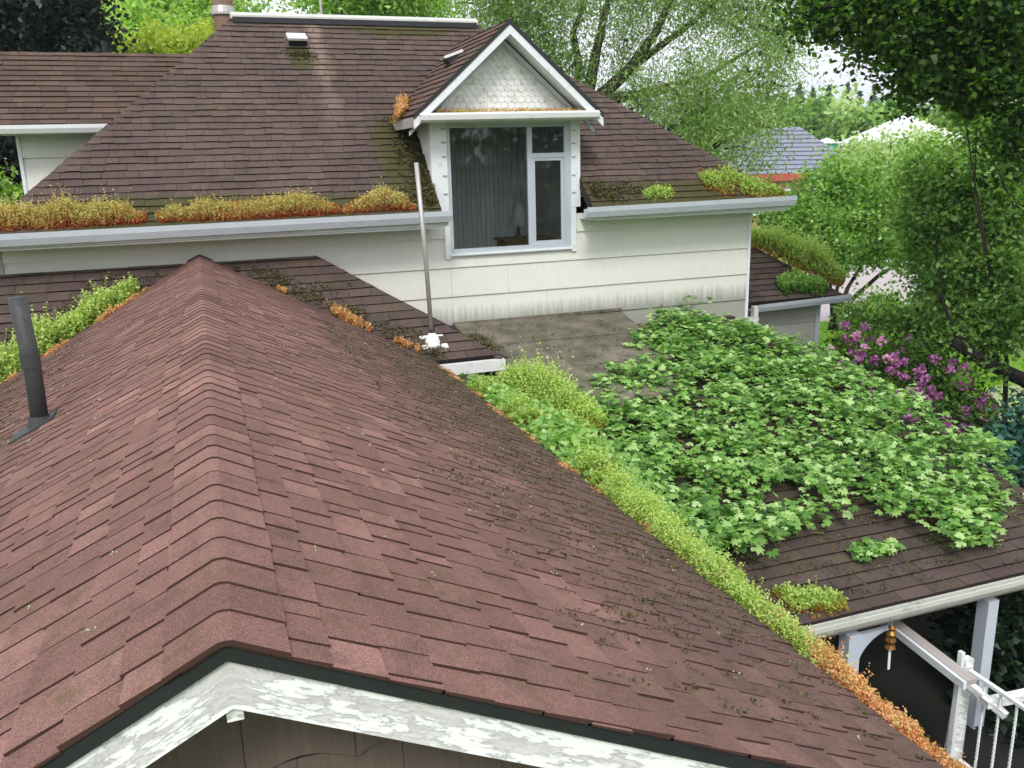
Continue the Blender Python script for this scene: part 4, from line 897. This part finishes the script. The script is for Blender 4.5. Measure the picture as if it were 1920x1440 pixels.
# small multi-stemmed tree by the drive
s6 = [(13.69, 16.50, -0.78, 0.73, 0.66), (14.06, 16.00, -1.36, 0.96, 0.72), (13.47, 16.50, -1.72, 0.73, 0.55), (15.10, 16.50, -1.31, 0.75, 0.62), (14.17, 17.00, -0.62, 0.44, 0.37), (15.18, 16.00, -2.02, 0.74, 0.55), (13.55, 16.00, -2.29, 0.60, 0.36), (13.10, 17.00, -1.37, 0.56, 0.37), (14.13, 15.50, -2.16, 0.59, 0.30)]
l6 = [lim(.07, .03, (13.42, 16.00, -3.88), (13.93, 16.00, -3.28), (14.64, 16.00, -2.78), (15.53, 16.00, -2.40)), lim(.06, .02, (13.42, 16.00, -3.88), (13.76, 16.00, -3.02), (14.16, 16.00, -2.44), (14.53, 16.00, -1.62)),
      lim(.05, .02, (13.42, 16.00, -3.88), (13.46, 16.00, -3.00), (14.01, 16.20, -2.21), (14.15, 16.30, -1.14)), lim(.05, .02, (13.42, 16.00, -3.88), (13.57, 16.40, -2.81), (13.61, 16.50, -1.61))]
tree('multi_stem_tree', 'small bright green tree with several slanting bare stems beside the pale driveway', 'tree', (13.42, 16.00, -3.88), s6, L_MID, M_BARK, size=.06, leaves=20000, cluster=.34, per=28, shell=.6, trunk_r=.10, limbs=l6, upb=1.0, tint_shift=.12)
tree('corner_shrub', 'rounded mid green shrub just beyond the right corner of the house', 'shrub', (11.2, 16.5, GR), [(11.55, 15.50, -1.34, 0.50, 0.31), (12.38, 15.50, -1.60, 0.46, 0.34), (12.32, 16.00, -1.17, 0.46, 0.23), (12.42, 15.00, -2.01, 0.45, 0.28), (11.20, 15.00, -1.62, 0.44, 0.13)], L_MID, size=.05, leaves=9000, cluster=.28, trunk_r=.05)
tree('drive_shrub', 'small olive shrub between the purple flowers and the pale driveway', 'shrub', (15.2, 15.4, GR), [(13.81, 15.00, -3.43, 0.58, 0.29), (14.08, 14.50, -3.55, 0.52, 0.32), (13.11, 15.00, -3.61, 0.32, 0.16)], L_OLIVE, size=.05, leaves=6000, cluster=.3, trunk_r=.05, tint_shift=.15)
# far trees
cons = [(1290, 165), (1330, 172), (1500, 150), (1525, 160), (1555, 165), (1590, 155), (1610, 168), (1640, 160), (1470, 170), (1440, 160), (1365, 160), (1400, 170), (1680, 175), (1560, 150)]
def conifer(px, base, H, rad, label):
    T = thing('conifer', base, label, 'tree', 'distant conifers on the skyline'); n = 900
    u = rng.uniform(0, 1, n)**.7; a = rng.uniform(0, 2*math.pi, n); rr = rad*u*rng.uniform(.3, 1, n)
    P = np.stack([base[0]+rr*np.cos(a), base[1]+rr*np.sin(a), base[2]+H*(1-u*.85)], 1)
    A, Bv, Fo = leaf_arrays(P, .45, .5, 1.); quads_mesh('crown', P, A, Bv, rng.uniform(0, 1, n), L_CON, T, fold=Fo)
    one('trunk', M_BARK, lambda m: m.tube([base, (base[0], base[1], base[2]+H*.9)], [.25, .05], 6), T)
CON = [(56.27, 95.00, 7.72), (62.31, 100.00, 7.68), (69.84, 92.00, 8.29), (76.51, 98.00, 7.99), (72.54, 90.00, 7.64), (79.42, 95.00, 8.39), (78.77, 92.00, 7.20), (84.52, 96.00, 8.17), (69.83, 95.00, 7.30), (63.91, 90.00, 7.39), (63.06, 97.00, 8.20), (63.07, 93.00, 7.15), (87.67, 96.00, 6.98)]
for i, q in enumerate(CON): conifer(0, (q[0], q[1], GR), q[2]-GR, 2.2+.5*(i % 3), 'dark blue green conifer in the distant skyline row beyond the rooftops')
FT = [(51.00, 70.00, 3.38, 1.47, 1.22), (48.32, 62.00, 2.55, 1.76, 1.32), (54.83, 66.00, 3.14, 1.66, 1.33), (61.94, 70.00, 2.81, 1.79, 1.28), (69.65, 75.00, 4.30, 1.66, 1.21), (68.39, 70.00, 2.99, 1.83, 1.57), (42.64, 62.00, 2.81, 1.50, 1.50), (42.26, 66.00, 2.37, 1.80, 1.80), (63.64, 80.00, 4.37, 1.70, 1.14), (52.07, 60.00, 1.79, 1.09, 0.79)]
for i, q in enumerate(FT):
    fx, fy, fz, fr, fq = q
    tree('far_tree', ['mid green rounded tree in the distant belt behind the neighbouring roofs', 'olive green tree in the distant belt behind the neighbouring roofs', 'pale washed out tree in the distant belt behind the neighbouring roofs', 'mid green rounded tree in the distant belt behind the neighbouring roofs'][i % 4], 'tree', (fx, fy, GR), [(fx, fy, fz, fr, fq), (fx+fr*.5, fy, fz-fq*.7, fr, fq), (fx-fr*.6, fy+1, fz-fq*.8, fr, fq)], [L_MID, L_OLIVE, L_PALE, L_MID][i % 4], size=.30, leaves=1800, cluster=1.1, per=20, trunk_r=.2, twigs=False, group='distant broadleaf trees')
# wood closing the view behind the left half and the far right, plus one belt added for reflections
def wood(name, xs, Y, h, mat, sz, n):
    P = []
    for i in range(n):
        x = rng.uniform(*xs); P.append((x, Y+rng.normal()*4, GR+rng.uniform(0, 1)**.8*(h+1.6*math.sin(x*.35)+1.2*math.sin(x*.9+1))))
    P = np.array(P); A, Bv, Fo = leaf_arrays(P, sz, .6, .8)
    o = quads_mesh(name, P, A, Bv, rng.uniform(0, 1, n)*.8, mat, fold=Fo); o['kind'] = 'stuff'; o['label'] = 'woodland belt closing the view behind the houses or added unseen behind the camera'; o['category'] = 'woodland'
wood('far_and_reflected_wood', (-60, 40), 62, 5.0, L_OLIVE, .5, 16000)
wood('far_and_reflected_wood', (-60, 60), -45, 11.0, L_DARK, .6, 16000)  # unseen belt behind the camera, added to darken the window reflection
wood('far_and_reflected_wood', (40, 150), 110, 7.5, L_MID, .8, 14000)

# ============================================================ RHODODENDRON AND PORCH-SIDE PLANTS
rb = [(9.73, 11.20, -3.26, 0.33, 0.37), (10.22, 11.00, -3.45, 0.44, 0.44), (11.21, 11.50, -3.19, 0.55, 0.37), (10.75, 10.50, -3.66, 0.56, 0.47), (10.94, 10.00, -4.00, 0.42, 0.42), (10.14, 10.50, -3.94, 0.51, 0.38), (10.54, 10.00, -4.21, 0.42, 0.33)]
rhodo = tree('rhododendron', 'big rhododendron bush with magenta and pink flower trusses beside the porch roof', 'shrub', (11, 10.4, GR), rb, L_MAPLE, M_BARKD, size=.05, leaves=17000, cluster=.28, trunk_r=.07, aspect=.45, tint_shift=.1)
FL = [(9.15, 10.90, -3.01), (9.55, 10.90, -2.84), (9.24, 10.80, -3.22), (9.63, 10.80, -3.00), (9.81, 10.60, -2.98), (9.84, 10.50, -3.13), (9.30, 10.50, -3.33), (9.34, 10.30, -3.46), (9.42, 10.20, -3.61), (9.49, 10.10, -3.76), (10.01, 10.20, -3.42), (10.13, 10.00, -3.43), (10.20, 9.90, -3.54), (10.02, 9.80, -3.71), (10.21, 10.20, -3.36), (9.64, 10.00, -3.63), (9.47, 9.90, -3.79), (9.14, 11.00, -3.12), (9.52, 11.00, -2.72), (9.83, 11.00, -2.75), (9.49, 9.60, -3.88), (10.16, 9.70, -3.61), (9.90, 9.80, -3.57), (10.64, 10.80, -3.01), (9.53, 10.70, -3.18), (9.80, 10.30, -3.25), (9.26, 9.90, -3.77), (10.58, 9.90, -3.25)]
for bl in rb:
    for _ in range(16):
        d_ = rand_dirs(1, .3)[0]; d_[1] = -abs(d_[1])-.3; d_ /= np.linalg.norm(d_); FL.append(tuple(np.array(bl[:3])+d_*np.array([bl[3], bl[3], bl[4]])*1.05))
for i, c in enumerate(FL):
    k = 34; dd = rand_dirs(k, .5); P = np.array(c)+dd*rng.uniform(.35, 1, k)[:, None]*.088+rng.normal(size=3)*.03; A, Bv, Fo = leaf_arrays(P, .031, .8, .6)
    tn = rng.uniform(0, 1, k)*.5+(.45 if i < 8 else .0)
    quads_mesh('flower_truss', P, A, Bv, tn, L_PETAL, rhodo, fold=Fo)
tree('teal_bush', 'blue green leafy bush at the right edge beyond the porch roof', 'shrub', (11.4, 7.6, GR), [(10.75, 9.00, -4.36, 0.47, 0.35), (11.25, 9.00, -4.18, 0.47, 0.40), (10.03, 8.60, -4.53, 0.30, 0.30)], L_TEAL, M_BARKD, size=.07, leaves=5000, cluster=.25, trunk_r=.05, upb=1.6)
tree('shade_shrub', 'shrub with deep shade in its leaf colour, below and right of the porch gutter', 'shrub', (7.4, 4.6, GR), [(6.37, 5.00, -4.22, 0.42, 0.42), (7.95, 6.00, -4.20, 0.50, 0.45), (10.13, 8.20, -4.87, 0.44, 0.37), (6.23, 4.60, -4.73, 0.36, 0.45), (7.65, 6.20, -4.60, 0.17, 0.17)], L_DARK, M_BARKD, size=.05, leaves=14000, cluster=.25, trunk_r=.05)
# lawn blades where the lawn shows
def grass(name, label, x0, x1, y0, y1, n):
    P = np.stack([rng.uniform(x0, x1, n), rng.uniform(y0, y1, n), np.full(n, GR+.03)], 1)
    A = rng.normal(size=(n, 3))*.02; A[:, 2] = rng.uniform(.03, .07, n); Bv = rand_dirs(n)*.008; Bv[:, 2] = 0
    o = quads_mesh(name, P, A, Bv*1.2, rng.uniform(0, 1, n), L_GRASS); o['kind'] = 'stuff'; o['label'] = label; o['category'] = 'grass'
grass('lawn_grass', 'bright lawn grass beyond the house corner', 13, 20, 14.5, 23, 30000)
grass('lawn_grass', 'bright lawn grass at the right edge under the leaning tree', 13.5, 21, 10, 16, 30000)

# ============================================================ VINE ON THE PORCH ROOF
VP = [(5.27, 9.96), (5.93, 10.57), (6.47, 10.60), (6.78, 9.9), (7.15, 9.2), (7.22, 8.48), (7.22, 7.21), (7.22, 6.11), (6.6, 5.42), (5.95, 4.95), (5.48, 4.92), (5.68, 5.35), (5.33, 5.62), (4.73, 5.70), (4.3, 5.42), (4.02, 5.3), (3.7, 5.45), (3.1, 5.3), (2.6, 5.6), (2.5, 7.3), (2.6, 8.2), (3.5, 8.3), (4.3, 8.75), (4.75, 9.15), (5.0, 9.6)]
def inside(x, y, poly):
    c = False; j = len(poly)-1
    for i in range(len(poly)):
        xi, yi = poly[i]; xj, yj = poly[j]
        if (yi > y) != (yj > y) and x < (xj-xi)*(y-yi)/(yj-yi)+xi: c = not c
        j = i
    return c
vine = thing('climbing_vine', (4.6, 7.4, pz(7.4)), 'leafy green vine spread over the low porch roof in the house corner', 'vine')
def lobed():
    """one palmate leaf, stalk at origin, lying in XY, about 1 long"""
    v = [(0, 0, 0)]; ang = [-150, -118, -92, -62, -40, -14, 0, 14, 40, 62, 92, 118, 150]; rad = [.38, .52, .62, .42, .72, .52, .85, .52, .72, .42, .62, .52, .38]
    for a, r_ in zip(ang, rad):
        v.append((math.sin(R(a))*r_*.72, .22+math.cos(R(a))*r_*.72, -.10*r_*r_+(.05 if abs(a) in (14, 62) else 0)))
    v[0] = (0, .22, .04); f = [(0, i, i+1) for i in range(1, len(v)-1)]; return v, f
lv, lf = lobed(); leaf_meshes = []
for k in range(8):
    me = bpy.data.meshes.new('leaf'); me.from_pydata(lv, [], lf); me.materials.append(L_VINE)
    a = me.attributes.new('tint', 'FLOAT', 'FACE'); a.data.foreach_set('value', [min(1, .12*k+.05)]*len(lf)); leaf_meshes.append(me)
pts = []; r8 = random.Random(8)
holes = [(r8.uniform(3.5, 6.8), r8.uniform(5.4, 9.6), r8.uniform(.06, .16)) for _ in range(30)]
import mathutils
while len(pts) < 14000:
    x, y = r8.uniform(2.4, 7.4), r8.uniform(4.8, 10.7)
    jx, jy = x+r8.gauss(0, .06), y+r8.gauss(0, .06)
    if not inside(jx, jy, VP): continue
    nz = mathutils.noise.noise(Vector((x*1.6, y*1.6, 3.1))); n2 = mathutils.noise.noise(Vector((x*4.2, y*4.2, 9.1)))
    if nz*.5+n2*.7 < -.36: continue
    if any((x-a)**2+(y-b)**2 < c*c for a, b, c in holes): continue
    h = .06+.20*(nz+.5)+.12*(n2+.4)+r8.uniform(-.07, .10)
    pts.append((x, y, pz(y)+max(.03, h)))
for _ in range(130):
    a = r8.uniform(0, 6.28); rr = r8.uniform(0, .2); pts.append((4.98+rr*1.2*math.cos(a), 5.27+rr*.6*math.sin(a), pz(5.25)+.04+r8.uniform(0, .06)))
pts.sort(key=lambda q: q[0]**2+q[1]**2+q[2]**2)
BV = []; BF = []; BT = []
for i, q in enumerate(pts):
    s_ = r8.uniform(.052, .098)*(1.2 if q[0] < 4.0 and q[1] < 8.4 else 1); rot = mathutils.Euler((r8.gauss(-.12, .30), r8.gauss(0, .30), r8.uniform(0, 6.28))).to_matrix().to_4x4()
    mtx = Matrix.Translation(q) @ rot @ Matrix.Scale(s_*1.25, 4); tn = r8.random()**.9
    if i < 300:
        o = bpy.data.objects.new('leaf', leaf_meshes[min(7, int(tn*8))]); col.objects.link(o); o.parent = vine; o.matrix_parent_inverse = Matrix.Translation(-vine.location); o.matrix_basis = mtx
    else:
        b = len(BV); BV += [tuple(mtx @ Vector(v)) for v in lv]; BF += [tuple(b+j for j in f) for f in lf]; BT += [tn]*len(lf)
mb = MB(); mb.v, mb.f, mb.t = BV, BF, BT; mb.build('foliage', L_VINE, vine, kind='stuff')
def stems(m):
    r = random.Random(3)
    for k in range(120):
        x, y = r.uniform(3, 6.9), r.uniform(5.2, 10); a = r.uniform(0, 6.28); P = []
        for s in range(9): P.append((x, y, pz(y)+.03+.02*math.sin(s*1.7+k))); a += r.gauss(0, .4); x += .12*math.cos(a); y += .12*math.sin(a)
        if all(inside(p[0], p[1], VP) for p in P): m.tube(P, .008, 4)
one('stem', M_STEM, stems, vine)

# ============================================================ STONECROP ALONG THE EAVES
def mp(px, y, z, w, h): return (px, y, z, w, h)
E1 = EY+.08; EZ1 = EZ+.07
stonecrop('stonecrop_mat', 'long band of yellow stonecrop in the left end of the house gutter', 'plant', [(-2.4, E1, EZ1-.05, .18, .20), (-1.6, E1, EZ1-.05, .20, .23), (-.9, E1, EZ1-.03, .18, .20), (-.56, E1, EZ1-.02, .10, .12)], (0, 1, S), 4200, L_SED, leaf=.0135, asp=.42, lean=(0, -.12, 0), oneside=True)
stonecrop('stonecrop_mat', 'middle band of yellow and red stonecrop in the house gutter', 'plant', [(-.42, E1, EZ1-.03, .09, .12), (.1, E1, EZ1-.03, .16, .18), (.8, E1, EZ1, .17, .20), (1.35, E1, EZ1, .13, .16), (1.55, E1, EZ1, .06, .06)], (0, 1, S), 4200, L_SED, leaf=.0135, asp=.42, lean=(0, -.12, 0), oneside=True)
stonecrop('stonecrop_mat', 'short clump of stonecrop beside the grey mast at the house gutter', 'plant', [(1.6, E1, EZ1-.02, .07, .07), (2.0, E1+.03, EZ1+.02, .18, .21), (2.3, E1+.02, EZ1+.02, .15, .17), (2.45, E1, EZ1-.02, .05, .06)], (0, 1, S), 2000, L_SED, leaf=.0135, asp=.42, lean=(0, -.12, 0), oneside=True)
stonecrop('stonecrop_mat', 'patch of orange stonecrop on the foot of the dormer roof', 'plant', [(2.50, 10.9, .58, .10, .06), (2.55, 11.3, .62, .14, .12), (2.62, 11.55, .70, .14, .12)], (.8, 0, .8), 350, L_SEDO, leaf=.014)
stonecrop('stonecrop_mat', 'small green stonecrop tuft on the right eave of the house', 'plant', [(5.55, 10.40, EZ+.08, .10, .08), (5.95, 10.42, EZ+.10, .12, .10)], (0, 1, S), 260, L_SEDG, leaf=.014)
stonecrop('stonecrop_mat', 'green and orange stonecrop mound at the right hip corner of the house', 'plant', [(6.5, 10.55, EZ+.25, .13, .07), (6.9, 10.55, EZ+.25, .20, .16), (7.3, 10.45, EZ+.14, .14, .10), (7.7, 10.36, EZ+.06, .06, .05)], (0, 1, S), 1300, L_SEDG, leaf=.015, bias=-.1)
# valley of the near roof, left: bright green row then orange foot
v0 = (-2.55, 9.0, GE+.02); v1 = (-.62, 10.28, GZ-.28)
stonecrop('stonecrop_row', 'bright green stonecrop row in the left valley behind the vent pipe', 'plant', [(v0[0], v0[1]-.15, v0[2], .20, .24), (-1.9, 9.27, -1.88, .22, .26), (-1.2, 9.78, -1.52, .18, .22), (v1[0]-.12, v1[1]-.03, v1[2]-.03, .10, .14)], (-.5, .5, .3), 2600, L_SEDG, leaf=.017, bias=.22)
stonecrop('stonecrop_row', 'thin orange stonecrop line at the foot of the green row', 'plant', [(-2.0, 8.9, -2.0, .12, .05), (-1.3, 9.45, -1.62, .10, .06), (-.6, 10.1, -1.27, .09, .05)], (.3, -.6, .2), 800, L_SEDO, leaf=.010, gaps=.6, bias=-.1)
stonecrop('stonecrop_row', 'orange stonecrop line in the right valley up to the roof corner', 'plant', [(.75, 10.15, -1.36, .05, .04), (1.2, 9.88, -1.56, .10, .08), (1.5, 9.66, -1.73, .11, .08), (1.8, 9.45, -1.88, .08, .05), (2.15, 9.22, -2.04, .10, .06)], (.3, .5, .3), 900, L_SEDO, leaf=.011, bias=.02, gaps=.62)
gx = GX+GW
stonecrop('stonecrop_mound', 'big lime stonecrop mound at the far end of the near eave', 'plant', [(2.71, 8.36, -2.35)[:3]+(.08, .08), (2.86, 8.28, -2.35)[:3]+(.22, .30), (3.10, 8.06, -2.38)[:3]+(.26, .30), (3.29, 7.41, -2.40)[:3]+(.22, .20), (3.36, 7.08, -2.45)[:3]+(.12, .10)], (.7, .5, 0), 2400, L_SEDG, leaf=.015, bias=.1)
stonecrop('stonecrop_band', 'yellow green stonecrop band along the middle of the near eave', 'plant', [(gx+.16, 5.0, GE-.05, .12, .12), (gx+.12, 4.4, GE-.05, .13, .15), (gx+.08, 3.9, GE-.04, .10, .13), (gx+.06, 3.3, GE-.04, .08, .11), (gx+.05, 2.7, GE-.04, .06, .08)], (1, 0, -.1), 7500, L_SEDG, leaf=.0078, bias=.02, gaps=.22)
stonecrop('stonecrop_band', 'orange and salmon stonecrop band along the nearest part of the near eave', 'plant', [(gx+.05, 4.3, GE-.05, .04, .05), (gx+.07, 3.3, GE-.05, .07, .09), (gx+.06, 2.6, GE-.05, .08, .11), (gx+.05, 2.2, GE-.05, .07, .09), (gx+.04, 1.85, GE-.05, .06, .08)], (1, 0, -.1), 8500, L_SEDO, leaf=.0068, gaps=.22, bias=.02)
stonecrop('stonecrop_band', 'thin lime stonecrop tufts among the broad leaves beside the near eave', 'plant', [(gx+.14, 7.9, GE-.05, .16, .14), (gx+.2, 7.0, GE-.05, .2, .15), (gx+.2, 6.0, GE-.05, .2, .16), (gx+.15, 5.0, GE-.05, .16, .16)], (1, 0, 0), 2200, L_SEDG, leaf=.011, gaps=.8)
stonecrop('stonecrop_row', 'thin rusty red stonecrop line along the far half of the near eave', 'plant', [(gx-.05, 9.0, GE-.01, .12, .035), (gx-.04, 7.5, GE-.01, .13, .035), (gx-.02, 6.0, GE-.01, .09, .03), (gx, 4.6, GE-.01, .06, .03)], (1, 0, -.3), 2400, L_SEDO, leaf=.009, bias=-.2, gaps=.75)
stonecrop('stonecrop_band', 'lime and orange stonecrop threading between the broad leaves and the vine', 'plant', [(gx+.75, 7.9, GE-.3, .2, .18), (gx+.8, 7.2, GE-.4, .22, .2), (gx+.7, 6.5, GE-.45, .16, .16), (gx+.5, 5.9, GE-.4, .12, .14)], (1, 0, 0), 1500, L_SEDG, leaf=.014, bias=-.02)
stonecrop('stonecrop_clump', 'yellow green stonecrop clump at the left end of the porch gutter', 'plant', [(3.85, 4.95, pz(4.95)+.02, .12, .10), (4.12, 4.86, pz(4.86)+.02, .13, .13), (4.3, 4.82, pz(4.82)+.02, .07, .06)], (0, 1, .18), 420, L_SEDG, leaf=.014)
stonecrop('stonecrop_mound', 'yellow and orange stonecrop crest on the roof of the side extension', 'plant', [(8.1, 13.1, -1.44, .10, .08), (8.8, 13.15, -1.42, .2, .24), (9.35, 12.75, -1.66, .28, .34), (9.85, 12.2, -1.98, .30, .36), (10.1, 11.9, -2.2, .18, .24)], (.7, .5, .2), 4200, L_SEDG, leaf=.020, bias=-.06)
stonecrop('stonecrop_mound', 'dark green stonecrop patch low on the roof of the side extension', 'plant', [(8.9, 12.0, -2.14, .15, .10), (9.4, 12.0, -2.12, .2, .14), (9.8, 11.95, -2.18, .14, .12)], (0, 1, .6), 1100, L_MID, leaf=.022)
# rosette leaves between the mound and the near eave
L_HOUS = leaf_mat('broad_leaf', [(.06, .15, .03), (.15, .32, .07), (.28, .48, .12), (.46, .60, .24)])
hous = thing('houseleek', (gx+.4, 7.4, GE-.15), 'pale blue green broad leaved plants edging the vine beside the near eave', 'plant')
k = 2600; q = rng.uniform(0, 1, k); P = np.stack([gx+.06+rng.uniform(0, 1, k)*(.22+.28*np.sin(q*3.1)), 8.0-q*3.7+rng.normal(size=k)*.22, GE-.12-q*.02+rng.uniform(0, .16, k)+.03*np.sin(q*40)], 1); A, Bv, Fo = leaf_arrays(P, .034, .85, 1.8)
quads_mesh('leaves', P, A, Bv, rng.uniform(.2, 1, k), L_HOUS, hous, fold=Fo)
# moss clumps and litter on the roofs
def moss(name, label, P, size, mat, cat='moss', bias=0):
    P = np.array(P); A, Bv, Fo = leaf_arrays(P, size, .7, 1.)
    o = quads_mesh(name, P, A, Bv, rng.uniform(0, .6, len(P))+bias, mat, fold=Fo); tag(o, label, cat, kind='stuff'); return o
L_MOSS = leaf_mat('roof_moss', [(.03, .03, .012), (.08, .075, .02), (.13, .12, .035), (.20, .16, .05)], trans=.1)
def gpt(x, y, h=.015): return (x, y, GZ-GS*abs(x-GX)+h)
P = []
for c in range(2400):
    y = 2.0+rng.uniform(0, 1)**.8*7; s = 1 if rng.uniform() < .6 else -1; dx = GW*rng.uniform(.25, 1)**.6; x = GX+s*dx
    for _ in range(rng.integers(2, 14)): P.append(gpt(x+rng.normal()*.03, y+rng.normal()*.008, .012+rng.uniform(0, .012)))
moss('roof_moss', 'small dark moss clumps and litter caught on the near reddish roof', P, .0075, L_MOSS)
P = []
for c in range(260):
    y = 2.0+rng.uniform(0, 1)*7; x = GX+rng.choice([-1, 1])*GW*rng.uniform(.1, 1); 
    for _ in range(3): P.append(gpt(x+rng.normal()*.01, y+rng.normal()*.01, .02))
moss('leaf_litter', 'tiny pale tan leaf litter specks on the near roof', P, .0055, L_PALE, 'litter', .2)
P = []
for c in range(130):     # along the dormer cheek, eave corners and under the vent
    t = rng.uniform(0, 1); yy = 10.4+t*1.25; xx = 2.72-abs(rng.normal())*.14
    for _ in range(22): a = rng.normal()*.03; b = rng.normal()*.03; P.append((xx+a, yy+b, EZ+S*(yy+b-EY)+.03+rng.uniform(0, .02)))
for c in range(60):
    xx = 4.80+abs(rng.normal())*.35; yy = 10.35+rng.uniform(0, .25)
    for _ in range(16): a = rng.normal()*.03; b = rng.normal()*.03; P.append((xx+a, yy+b, EZ+S*(yy+b-EY)+.03+rng.uniform(0, .02)))
for c in range(60):
    xx = 1.5+rng.normal()*.12; yy = 12.62-rng.uniform(0, .12)
    for _ in range(6): a = rng.normal()*.03; b = rng.normal()*.02; P.append((xx+a, yy+b, EZ+S*(yy+b-EY)+.025))
moss('roof_moss', 'dark green moss along the dormer cheek and eaves of the main roof', P, .016, L_MOSS)
P = []
for c in range(260):
    t = rng.uniform(0, 1); yy = GYV+t*1.4; lo = GX+GW-(GW)*t/1.0*.6
    for side in (1, -1):
        if rng.uniform() < .6: xx = (GX+GW*(1-t*.87)+abs(rng.normal())*.22) if side > 0 else GX-GW*(1-t*.87)-abs(rng.normal())*.35
        else: continue
        for _ in range(12): a = rng.normal()*.03; b = rng.normal()*.03; P.append((xx+a, yy+b, GE+PS*(yy+b-GYV)+.025+rng.uniform(0, .02)))
for c in range(120):
    xx = 3.0+rng.uniform(0, 1)*.25-.12; yy = rng.uniform(9.2, 10.6)
    for _ in range(12): P.append((xx+rng.normal()*.04, yy+rng.normal()*.04, -2.13+rng.uniform(0, .03)))
moss('roof_moss', 'brown green moss in the valleys of the cross roof', P, .014, L_MOSS)
P = []
for c in range(420):
    xx = rng.uniform(3.3, 7.0); yy = rng.uniform(4.8, 7)
    for _ in range(10): a = rng.normal()*.04; b = rng.normal()*.03; P.append((xx+a, yy+b, pz(yy+b)+.02+rng.uniform(0, .015)))
moss('roof_moss', 'green moss specks on the bare shingles of the porch roof', P, .012, L_MOSS)
P = []
for c in range(90):
    xx = rng.uniform(3.1, 5.1); yy = rng.uniform(8.6, 10.6); q_ = rng.integers(2, 12)
    for _ in range(q_): a = rng.normal()*.05; b = rng.normal()*.04; P.append((xx+a, yy+b, -2.03-.02*(xx-3)/2.4-.175*(YW-yy-b)+.02))
moss('roof_moss', 'dark moss and litter scattered over the grey flat roof', P, .013, L_MOSS)
# debris strip on the cornice under the pediment
P = [(rng.uniform(2.8, 4.72), 10.42+rng.uniform(0, .26), .585+rng.uniform(0, .035)*rng.uniform(0, 1)) for _ in range(900)]
moss('leaf_litter', 'dry tan litter lying on the ledge under the dormer pediment', P, .016, L_SED, 'litter', .35)

# ============================================================ HAZE
hz = one('haze', None, lambda m: m.box((-400, -120, GROUND-1), (1500, 1500, 60)), kind='stuff')
hm, hn, ho = nmat('haze_air'); pv = N(hn, 'ShaderNodeVolumePrincipled'); pv.inputs['Color'].default_value = (.86, .93, 1, 1); pv.inputs['Density'].default_value = .0006; pv.inputs['Anisotropy'].default_value = .3
hn.links.new(pv.outputs[0], ho.inputs['Volume']); hz.data.materials.append(hm)
